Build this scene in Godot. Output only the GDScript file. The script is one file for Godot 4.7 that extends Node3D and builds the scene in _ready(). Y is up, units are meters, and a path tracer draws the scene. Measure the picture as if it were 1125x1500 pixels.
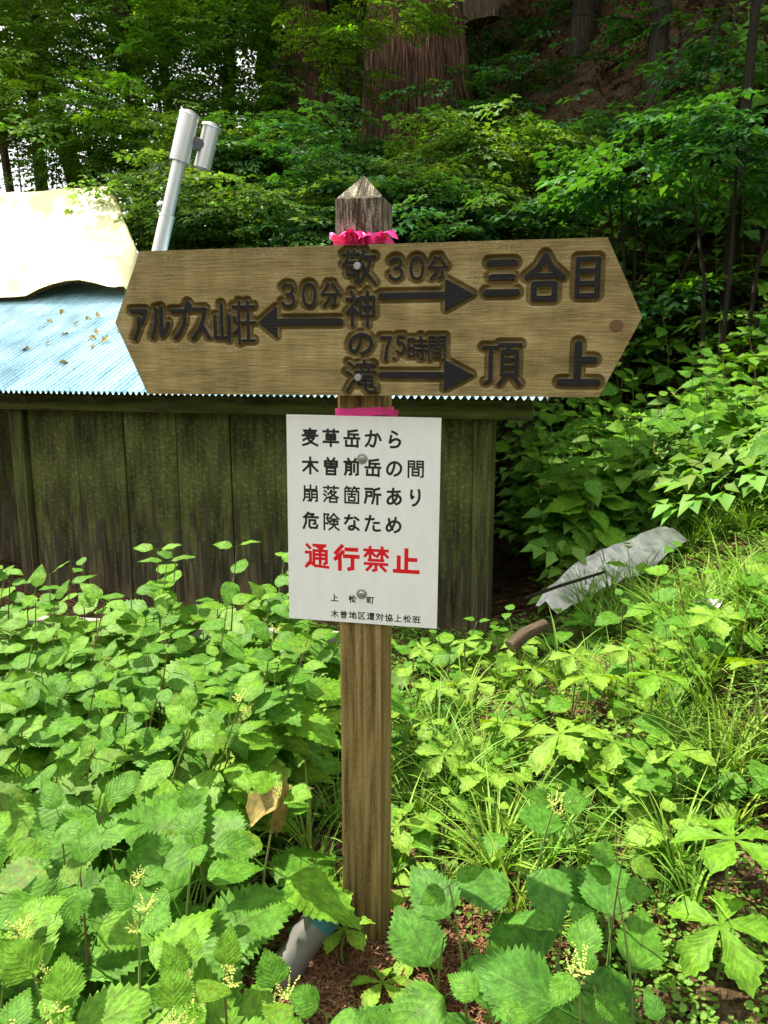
extends Node3D
# A carved wooden trail signpost among nettles, a plank shed with a blue corrugated roof behind, wooded hillside beyond.

const CAM_Y := 1.44
const PITCH := 10.6
var rng := RandomNumberGenerator.new()
var bump := FastNoiseLite.new()
var taken := {}
var M := {}
var SH := {}

# ------------------------------------------------------------------ naming
func numbered(n: String) -> String:
	if not taken.has(n):
		taken[n] = 0
		return n
	taken[n] += 1
	return "%s_%03d" % [n, taken[n]]

func tag(o: Node3D, label: String, category: String, group := "", kind := "") -> Node3D:
	if label: o.set_meta("label", label)
	if category: o.set_meta("category", category)
	if group: o.set_meta("group", group)
	if kind: o.set_meta("kind", kind)
	return o

func base(called: String, at: Vector3, turn := 0.0) -> Node3D:
	var o := Node3D.new()
	o.name = numbered(called)
	add_child(o)
	o.position = at
	o.rotation.y = turn
	return o

func part(parent: Node, called: String, mesh: Mesh, mat: Material, at := Transform3D()) -> MeshInstance3D:
	var o := MeshInstance3D.new()
	o.name = numbered(called) if parent == self else called
	o.mesh = mesh
	o.material_override = mat
	parent.add_child(o, true)
	o.transform = at
	return o

func copies(parent: Node, called: String, mesh: Mesh, mat: Material, where: Array, tints: Array) -> MultiMeshInstance3D:
	var mm := MultiMesh.new()
	mm.transform_format = MultiMesh.TRANSFORM_3D
	mm.use_colors = true
	mm.mesh = mesh
	mm.instance_count = where.size()
	for i in where.size():
		mm.set_instance_transform(i, where[i])
		mm.set_instance_color(i, tints[i])
	var o := MultiMeshInstance3D.new()
	o.name = numbered(called) if parent == self else called
	o.multimesh = mm
	o.material_override = mat
	parent.add_child(o, true)
	return o

# ------------------------------------------------------------------ mesh building
class MB:
	var v := PackedVector3Array()
	var n := PackedVector3Array()
	var uv := PackedVector2Array()
	var c := PackedColorArray()
	var ix := PackedInt32Array()
	var col := Color.WHITE

	func p(a: Vector3, t := Vector2.ZERO) -> int:
		v.append(a)
		uv.append(t)
		c.append(col)
		return v.size() - 1

	func tri(a: int, b: int, d: int) -> void:
		ix.append(a); ix.append(b); ix.append(d)

	func quad(a: int, b: int, d: int, e: int) -> void:
		tri(a, b, d); tri(a, d, e)

	# flat quad of its own vertices, corners given counter-clockwise seen from outside
	func face(a: Vector3, b: Vector3, d: Vector3, e: Vector3, t := Rect2(0, 0, 1, 1)) -> void:
		var i := p(a, t.position + Vector2(0, t.size.y))
		p(b, t.end)
		p(d, t.position + Vector2(t.size.x, 0))
		p(e, t.position)
		tri(i, i + 2, i + 1); tri(i, i + 3, i + 2)

	func face3(a: Vector3, b: Vector3, d: Vector3) -> void:
		var i := p(a)
		p(b); p(d)
		tri(i, i + 2, i + 1)

	# chamfered box; uv: u across the width, v along the height (y), each 0..1
	func box(lo: Vector3, hi: Vector3, b := 0.004) -> void:
		var s := hi - lo
		var r := Rect2(0, 0, 1, 1)
		b = minf(b, minf(s.x, minf(s.y, s.z)) * 0.45)
		var l := lo + Vector3(b, b, b)
		var h := hi - Vector3(b, b, b)
		face(Vector3(l.x, l.y, hi.z), Vector3(h.x, l.y, hi.z), Vector3(h.x, h.y, hi.z), Vector3(l.x, h.y, hi.z), r)
		face(Vector3(h.x, l.y, lo.z), Vector3(l.x, l.y, lo.z), Vector3(l.x, h.y, lo.z), Vector3(h.x, h.y, lo.z), r)
		face(Vector3(hi.x, l.y, h.z), Vector3(hi.x, l.y, l.z), Vector3(hi.x, h.y, l.z), Vector3(hi.x, h.y, h.z), r)
		face(Vector3(lo.x, l.y, l.z), Vector3(lo.x, l.y, h.z), Vector3(lo.x, h.y, h.z), Vector3(lo.x, h.y, l.z), r)
		face(Vector3(l.x, hi.y, h.z), Vector3(h.x, hi.y, h.z), Vector3(h.x, hi.y, l.z), Vector3(l.x, hi.y, l.z), r)
		face(Vector3(l.x, lo.y, l.z), Vector3(h.x, lo.y, l.z), Vector3(h.x, lo.y, h.z), Vector3(l.x, lo.y, h.z), r)
		# vertical edges
		face(Vector3(h.x, l.y, hi.z), Vector3(hi.x, l.y, h.z), Vector3(hi.x, h.y, h.z), Vector3(h.x, h.y, hi.z), r)
		face(Vector3(lo.x, l.y, h.z), Vector3(l.x, l.y, hi.z), Vector3(l.x, h.y, hi.z), Vector3(lo.x, h.y, h.z), r)
		face(Vector3(hi.x, l.y, l.z), Vector3(h.x, l.y, lo.z), Vector3(h.x, h.y, lo.z), Vector3(hi.x, h.y, l.z), r)
		face(Vector3(l.x, l.y, lo.z), Vector3(lo.x, l.y, l.z), Vector3(lo.x, h.y, l.z), Vector3(l.x, h.y, lo.z), r)
		# top and bottom edges
		face(Vector3(l.x, h.y, hi.z), Vector3(h.x, h.y, hi.z), Vector3(h.x, hi.y, h.z), Vector3(l.x, hi.y, h.z), r)
		face(Vector3(h.x, h.y, lo.z), Vector3(l.x, h.y, lo.z), Vector3(l.x, hi.y, l.z), Vector3(h.x, hi.y, l.z), r)
		face(Vector3(hi.x, h.y, h.z), Vector3(hi.x, h.y, l.z), Vector3(h.x, hi.y, l.z), Vector3(h.x, hi.y, h.z), r)
		face(Vector3(lo.x, h.y, l.z), Vector3(lo.x, h.y, h.z), Vector3(l.x, hi.y, h.z), Vector3(l.x, hi.y, l.z), r)
		face(Vector3(l.x, lo.y, h.z), Vector3(h.x, lo.y, h.z), Vector3(h.x, l.y, hi.z), Vector3(l.x, l.y, hi.z), r)
		face(Vector3(h.x, lo.y, l.z), Vector3(l.x, lo.y, l.z), Vector3(l.x, l.y, lo.z), Vector3(h.x, l.y, lo.z), r)
		face(Vector3(hi.x, l.y, l.z), Vector3(hi.x, l.y, h.z), Vector3(h.x, lo.y, h.z), Vector3(h.x, lo.y, l.z), r)
		face(Vector3(lo.x, l.y, h.z), Vector3(lo.x, l.y, l.z), Vector3(l.x, lo.y, l.z), Vector3(l.x, lo.y, h.z), r)

	# tube along a path
	func tube(path: Array, rad: Array, sides := 6, cap := true, rough := 0.0, vlen := 1.0) -> void:
		var ring := []
		var side := Vector3.ZERO
		var along := 0.0
		for i in path.size():
			var a: Vector3 = path[maxi(i - 1, 0)]
			var b: Vector3 = path[mini(i + 1, path.size() - 1)]
			var d := (b - a).normalized()
			if side == Vector3.ZERO:
				side = d.cross(Vector3(0.31, 0.2, 0.9)).normalized()
			side = (side - d * side.dot(d)).normalized()
			var up := d.cross(side)
			if i > 0: along += (Vector3(path[i]) - Vector3(path[i - 1])).length()
			var row := []
			for k in sides + 1:
				var t := TAU * k / sides
				var r: float = rad[i]
				if rough > 0.0:
					r *= 1.0 + rough * (sin(t * 3.0 + i * 0.35) * 0.5 + sin(t * 7.0 + 1.3 + i * 0.2) * 0.35 + sin(t * 5.0 - i * 0.6) * 0.3 + (0.0 if sides < 40 else 0.35 * absf(sin(t * 13.0 + i * 0.15 + sin(t * 4.0))) + 0.22 * absf(sin(t * 21.0 - i * 0.1))))
				row.append(p(Vector3(path[i]) + (side * cos(t) + up * sin(t)) * r, Vector2(float(k) / sides, along / vlen)))
			ring.append(row)
		for i in ring.size() - 1:
			for k in sides:
				quad(ring[i][k], ring[i][k + 1], ring[i + 1][k + 1], ring[i + 1][k])
		if cap:
			for e in [0, ring.size() - 1]:
				var m := p(path[e], Vector2(0.5, 0.5))
				var loop := []
				for k in sides + 1: loop.append(p(v[ring[e][k]], Vector2(0.5, 0.5)))
				for k in sides:
					if e == 0: tri(m, loop[k + 1], loop[k])
					else: tri(m, loop[k], loop[k + 1])

	func mesh(colors := false) -> ArrayMesh:
		n.resize(v.size())
		n.fill(Vector3.ZERO)
		for i in range(0, ix.size(), 3):
			var a := ix[i]; var b := ix[i + 1]; var d := ix[i + 2]
			var q := (v[d] - v[a]).cross(v[b] - v[a])
			n[a] += q; n[b] += q; n[d] += q
		for i in n.size(): n[i] = n[i].normalized() if n[i].length_squared() > 1e-20 else Vector3.UP
		var arr := []
		arr.resize(Mesh.ARRAY_MAX)
		arr[Mesh.ARRAY_VERTEX] = v
		arr[Mesh.ARRAY_NORMAL] = n
		arr[Mesh.ARRAY_TEX_UV] = uv
		if colors: arr[Mesh.ARRAY_COLOR] = c
		arr[Mesh.ARRAY_INDEX] = ix
		var m := ArrayMesh.new()
		m.add_surface_from_arrays(Mesh.PRIMITIVE_TRIANGLES, arr)
		return m

# a point seen at photo pixel (px, py), z metres ahead
func at(px: float, py: float, z: float) -> Vector3:
	var x := (px - 562.5) / 1155.0
	var y := -(py - 750.0) / 1155.0
	var p := deg_to_rad(PITCH)
	var d := Vector3(x, y * cos(p) - sin(p), -cos(p) - y * sin(p))
	return Vector3(0, CAM_Y, 0) + d * (-z / d.z)

# where the ray of a photo pixel meets height y above the ground's zero
func at_y(px: float, py: float, y: float) -> Vector3:
	var a := at(px, py, 1.0) - Vector3(0, CAM_Y, 0)
	return Vector3(0, CAM_Y, 0) + a * ((y - CAM_Y) / a.y)

func ground_y(x: float, z: float) -> float:
	var d := -z
	var x0 := lerpf(0.3, 0.62, smoothstep(2.7, 3.6, d)) - 0.25 * smoothstep(6.0, 8.0, d)
	var run := maxf(0.0, x - x0)
	var y := 0.60 * run * run / (run + 0.3) * smoothstep(1.0, 2.6, d)
	var start := 6.9 - 0.65 * clampf(x, 0.0, 6.0) + 0.8 * maxf(0.0, -x - 1.2)
	var t := maxf(0.0, d - start)
	var slope := 0.95 - 0.72 * smoothstep(-1.0, -6.0, x)
	y += slope * t * t / (t + 0.9) * (1.0 - 0.35 * smoothstep(8.0, 30.0, t))
	y += 0.05 * bump.get_noise_2d(x * 60.0, z * 60.0) * smoothstep(1.0, 4.0, absf(x) + d * 0.4) + 0.02 * bump.get_noise_2d(x * 260.0, z * 260.0)
	return y

# ------------------------------------------------------------------ textures
func noise(freq: float, sd: int, oct := 4) -> FastNoiseLite:
	var f := FastNoiseLite.new()
	f.seed = sd
	f.frequency = freq
	f.noise_type = FastNoiseLite.TYPE_SIMPLEX_SMOOTH
	f.fractal_octaves = oct
	return f

# grey noise stretched by an own factor along each axis, as bytes
func streaks(w: int, h: int, sx: int, sy: int, freq: float, sd: int, oct := 4) -> PackedByteArray:
	var im := noise(freq, sd, oct).get_seamless_image(maxi(8, w / sx), maxi(8, h / sy))
	im.convert(Image.FORMAT_L8)
	im.resize(w, h, Image.INTERPOLATE_CUBIC)
	return im.get_data()

func tex(w: int, h: int, data: PackedByteArray) -> ImageTexture:
	return ImageTexture.create_from_image(Image.create_from_data(w, h, false, Image.FORMAT_RGB8, data))

func gray_tex(w: int, h: int, data: PackedByteArray) -> ImageTexture:
	return ImageTexture.create_from_image(Image.create_from_data(w, h, false, Image.FORMAT_L8, data))

# colour ramp over mixed noise layers: layers = [[bytes, weight], ...], ramp = linear colours
func ramp_tex(w: int, h: int, layers: Array, ramp: Array, contrast := 1.0) -> ImageTexture:
	var out := PackedByteArray()
	out.resize(w * h * 3)
	var lut := PackedByteArray()
	for i in 256:
		var f := i / 255.0 * (ramp.size() - 1)
		var k := mini(int(f), ramp.size() - 2)
		var cc: Color = Color(ramp[k]).lerp(ramp[k + 1], f - k).linear_to_srgb()
		lut.append(int(clampf(cc.r, 0, 1) * 255)); lut.append(int(clampf(cc.g, 0, 1) * 255)); lut.append(int(clampf(cc.b, 0, 1) * 255))
	for i in w * h:
		var s := 0.0
		for l in layers: s += (l[0][i] - 127.5) * l[1]
		var q := clampi(int(127.5 + s * contrast), 0, 255) * 3
		out[i * 3] = lut[q]; out[i * 3 + 1] = lut[q + 1]; out[i * 3 + 2] = lut[q + 2]
	return tex(w, h, out)

func std(rough := 0.8, spec := 0.4) -> StandardMaterial3D:
	var m := StandardMaterial3D.new()
	m.roughness = rough
	m.metallic_specular = spec
	return m

func plain(c: Color, rough := 0.8, spec := 0.4, metal := 0.0) -> StandardMaterial3D:
	var m := std(rough, spec)
	m.albedo_color = c.linear_to_srgb()
	m.metallic = metal
	return m

func leafy(c: Color, t: Texture2D, back: Color, rough := 0.45) -> StandardMaterial3D:
	var m := std(rough, 0.3)
	m.albedo_color = c.linear_to_srgb()
	m.albedo_texture = t
	m.vertex_color_use_as_albedo = true
	m.backlight_enabled = true
	m.backlight = back
	m.cull_mode = BaseMaterial3D.CULL_DISABLED
	return m

func make_materials() -> void:
	# leaf: pale veins on green, relief between the veins
	var w := 384
	var bl := PackedByteArray(); bl.resize(w * w * 3)
	var bh := PackedByteArray(); bh.resize(w * w)
	var fine := streaks(w, w, 1, 1, 0.06, 5)
	var coarse := streaks(w, w, 1, 1, 0.012, 6)
	for j in w:
		for i in w:
			var u := (i + 0.5) / w * 2.0 - 1.0
			var t := (j + 0.5) / w
			var mid := exp(-absf(u) * 38.0)
			var ph := (t - 0.42 * pow(absf(u), 1.15)) * 8.0
			var dv := absf(ph - roundf(ph))
			var vein := exp(-dv * 17.0) * smoothstep(1.05, 0.5, absf(u))
			var ph2 := (t * 1.6 + absf(u) * 0.9) * 16.0
			var sub := exp(-absf(ph2 - roundf(ph2)) * 9.0) * 0.3
			var k := j * w + i
			var g := 0.80 + (fine[k] - 127) / 255.0 * 0.22 + (coarse[k] - 127) / 255.0 * 0.35
			var ve := clampf(mid * 0.8 + vein * 0.28 + sub * 0.25, 0.0, 1.0)
			bl[k * 3] = int(clampf(g * 0.88 + ve * 0.24, 0, 1) * 255)
			bl[k * 3 + 1] = int(clampf(g + ve * 0.13, 0, 1) * 255)
			bl[k * 3 + 2] = int(clampf(g * 0.85 + ve * 0.24, 0, 1) * 255)
			bh[k] = int(clampf(0.3 + 0.55 * sqrt(minf(1.0, dv * 2.0)) * (1.0 - mid) + (fine[k] - 127) / 255.0 * 0.25 - sub * 0.2, 0, 1) * 255)
	var leaf_t := tex(w, w, bl)
	var leaf_h := gray_tex(w, w, bh)
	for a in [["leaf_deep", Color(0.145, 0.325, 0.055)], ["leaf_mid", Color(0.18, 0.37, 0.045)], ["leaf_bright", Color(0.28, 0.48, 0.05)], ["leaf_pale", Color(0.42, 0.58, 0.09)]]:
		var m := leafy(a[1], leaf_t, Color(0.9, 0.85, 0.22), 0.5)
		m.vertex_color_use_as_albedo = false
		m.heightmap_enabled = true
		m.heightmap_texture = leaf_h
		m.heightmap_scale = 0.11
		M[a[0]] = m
	var worn := PackedByteArray(); worn.resize(w * w * 3)
	var spots := streaks(w, w, 1, 1, 0.03, 8, 4)
	for k in w * w:
		var y := clampf((spots[k] - 140) / 50.0, 0.0, 1.0)
		var br := 1.0 if spots[k] > 196 else 0.0
		worn[k * 3] = int(lerpf(lerpf(bl[k * 3] * 0.62, bl[k * 3] * 0.98, y), 105.0, br))
		worn[k * 3 + 1] = int(lerpf(lerpf(bl[k * 3 + 1] * 0.84, bl[k * 3 + 1] * 0.9, y), 70.0, br))
		worn[k * 3 + 2] = int(lerpf(bl[k * 3 + 2] * 0.3, 38.0, br))
	M.leaf_worn = leafy(Color(0.5, 0.5, 0.5), tex(w, w, worn), Color(0.9, 0.85, 0.22), 0.55)
	M.leaf_worn.vertex_color_use_as_albedo = false
	M.dead = leafy(Color(0.42, 0.26, 0.12), leaf_t, Color(0.3, 0.2, 0.1), 0.8)
	M.dead.vertex_color_use_as_albedo = false
	# small foliage takes its tone from vertex and copy colours
	M.foliage = leafy(Color(1, 1, 1), null, Color(0.9, 0.95, 0.35), 0.5)
	M.grass = leafy(Color(1, 1, 1), null, Color(0.7, 0.75, 0.3), 0.45)
	M.litter = std(0.9, 0.2)
	M.litter.vertex_color_use_as_albedo = true
	M.stem = plain(Color(0.16, 0.22, 0.06), 0.6)
	M.red_stem = plain(Color(0.16, 0.11, 0.05), 0.6)
	M.flower = plain(Color(0.55, 0.62, 0.16), 0.7)
	# soil under forest litter
	var n1 := streaks(512, 512, 1, 1, 0.02, 11, 5)
	var n2 := streaks(512, 512, 1, 1, 0.11, 12, 4)
	M.soil = std(0.95, 0.2)
	M.soil.albedo_texture = ramp_tex(512, 512, [[n1, 0.8], [n2, 0.8]], [Color(0.018, 0.012, 0.007), Color(0.05, 0.033, 0.018), Color(0.10, 0.066, 0.036), Color(0.17, 0.11, 0.06)], 1.3)
	M.soil.heightmap_enabled = true
	M.soil.heightmap_texture = gray_tex(512, 512, n2)
	M.soil.heightmap_scale = 2.5
	M.soil.uv1_triplanar = true
	M.soil.uv1_world_triplanar = true
	M.soil.uv1_scale = Vector3(0.9, 0.9, 0.9)
	# bark
	var b1 := streaks(512, 512, 1, 6, 0.05, 21, 5)
	var b2 := streaks(512, 512, 1, 3, 0.03, 22, 4)
	for a in [["bark_red", [Color(0.025, 0.014, 0.009), Color(0.09, 0.048, 0.03), Color(0.17, 0.095, 0.06), Color(0.26, 0.16, 0.11)]], ["bark_grey", [Color(0.025, 0.022, 0.016), Color(0.08, 0.07, 0.05), Color(0.16, 0.14, 0.10)]], ["bark_pale", [Color(0.14, 0.10, 0.06), Color(0.3, 0.23, 0.15), Color(0.46, 0.37, 0.26)]]]:
		var m := std(0.92, 0.2)
		m.albedo_texture = ramp_tex(512, 512, [[b1, 1.0], [b2, 0.5]], a[1], 1.5)
		m.heightmap_enabled = true
		m.heightmap_texture = gray_tex(512, 512, b1)
		m.heightmap_scale = 4.0
		m.uv1_scale = Vector3(9, 0.8, 1)
		M[a[0]] = m
	# weathered post
	var g1 := streaks(256, 1024, 1, 24, 0.09, 31, 4)
	var g2 := streaks(256, 1024, 1, 4, 0.014, 32, 3)
	var g3 := streaks(256, 1024, 1, 1, 0.09, 33, 3)
	M.post = std(0.85, 0.25)
	M.post.albedo_texture = ramp_tex(256, 1024, [[g1, 0.32], [g2, 0.95], [g3, 0.4]], [Color(0.08, 0.054, 0.02), Color(0.17, 0.117, 0.043), Color(0.27, 0.19, 0.074), Color(0.36, 0.265, 0.12)], 1.15)
	M.post.heightmap_enabled = true
	M.post.heightmap_texture = gray_tex(256, 1024, g1)
	M.post.heightmap_scale = 0.18
	M.post_top = M.post.duplicate()
	M.post_top.albedo_texture = ramp_tex(256, 1024, [[g1, 0.7], [g2, 0.7], [g3, 0.9]], [Color(0.024, 0.02, 0.014), Color(0.065, 0.054, 0.034), Color(0.12, 0.10, 0.065), Color(0.34, 0.32, 0.26)], 1.35)
	# shed planks, with algae and lower weather stains
	for q in 3:
		var pw := 128
		var ph := 640
		var s1 := streaks(pw, ph, 1, 28, 0.10, 41 + q * 7, 4)
		var s2 := streaks(pw, ph, 1, 3, 0.012, 42 + q * 7, 3)
		var s3 := streaks(pw, ph, 1, 16, 0.05, 43 + q * 7, 2)
		var s4 := streaks(pw, ph, 1, 1, 0.08, 44 + q * 7, 3)
		var out := PackedByteArray(); out.resize(pw * ph * 3)
		for j in ph:
			for i in pw:
				var k := j * pw + i
				var t := float(j) / ph + (s3[k] - 127) / 255.0 * 0.5
				var grain := 0.62 + (s1[k] - 127) / 255.0 * 0.36 + (s2[k] - 127) / 255.0 * 0.65 + (s4[k] - 127) / 255.0 * 0.25
				var cc := Color(0.070, 0.076, 0.022)
				if t > 0.60: cc = Color(0.050, 0.046, 0.026)       # rain-darkened patches with ragged tops
				if t > 0.84: cc = Color(0.10, 0.076, 0.04)       # bare brown wood near the foot
				if s4[k] > 178 and t < 0.6: cc = Color(0.10, 0.115, 0.05)
				cc = (cc * grain * 1.45).linear_to_srgb()
				out[k * 3] = int(clampf(cc.r, 0, 1) * 255); out[k * 3 + 1] = int(clampf(cc.g, 0, 1) * 255); out[k * 3 + 2] = int(clampf(cc.b, 0, 1) * 255)
		var m := std(0.88, 0.25)
		m.albedo_texture = tex(pw, ph, out)
		m.heightmap_enabled = true
		m.heightmap_texture = gray_tex(pw, ph, s1)
		m.heightmap_scale = 0.22
		M["plank%d" % q] = m
	M.rail = std(0.9, 0.2)
	M.rail.albedo_texture = ramp_tex(256, 256, [[streaks(256, 256, 20, 1, 0.1, 61), 1.0]], [Color(0.12, 0.11, 0.09), Color(0.28, 0.26, 0.22), Color(0.42, 0.4, 0.35)], 1.3)
	M.fascia = M.plank0.duplicate()
	M.fascia.uv1_scale = Vector3(1, 0.45, 1)
	# roof paint, dusty blue with worn specks
	var r1 := streaks(512, 512, 1, 3, 0.02, 71)
	var r2 := streaks(512, 512, 1, 1, 0.14, 72)
	M.roof = std(0.5, 0.4)
	M.roof.albedo_texture = ramp_tex(512, 512, [[r1, 0.6], [r2, 0.5]], [Color(0.16, 0.29, 0.36), Color(0.30, 0.50, 0.60), Color(0.38, 0.58, 0.67), Color(0.54, 0.68, 0.73)], 1.3)
	M.tarp = std(0.6, 0.4)
	M.tarp.albedo_color = Color(0.86, 0.79, 0.46).linear_to_srgb()
	M.tarp.cull_mode = BaseMaterial3D.CULL_DISABLED
	M.tarp.backlight_enabled = true
	M.tarp.backlight = Color(0.4, 0.34, 0.12)
	M.steel = plain(Color(0.62, 0.61, 0.60), 0.38, 0.5, 0.75)
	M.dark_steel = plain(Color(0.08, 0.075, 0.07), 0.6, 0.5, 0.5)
	M.bolt = plain(Color(0.42, 0.43, 0.41), 0.42, 0.5, 0.8)
	M.pink = plain(Color(0.85, 0.045, 0.30), 0.45, 0.5)
	M.pink.backlight_enabled = true
	M.pink.backlight = Color(0.5, 0.06, 0.25)
	M.white_sheet = std(0.7, 0.35)
	M.white_sheet.albedo_texture = ramp_tex(512, 512, [[r1, 1.0], [r2, 0.25]], [Color(0.3, 0.29, 0.27), Color(0.5, 0.49, 0.47), Color(0.64, 0.63, 0.61), Color(0.74, 0.74, 0.72)], 1.0)
	M.can = plain(Color(0.26, 0.25, 0.25), 0.42, 0.5, 0.6)
	M.can_band = plain(Color(0.06, 0.24, 0.32), 0.45, 0.5, 0.3)
	M.plate_edge = plain(Color(0.8, 0.81, 0.80), 0.4)

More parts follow.
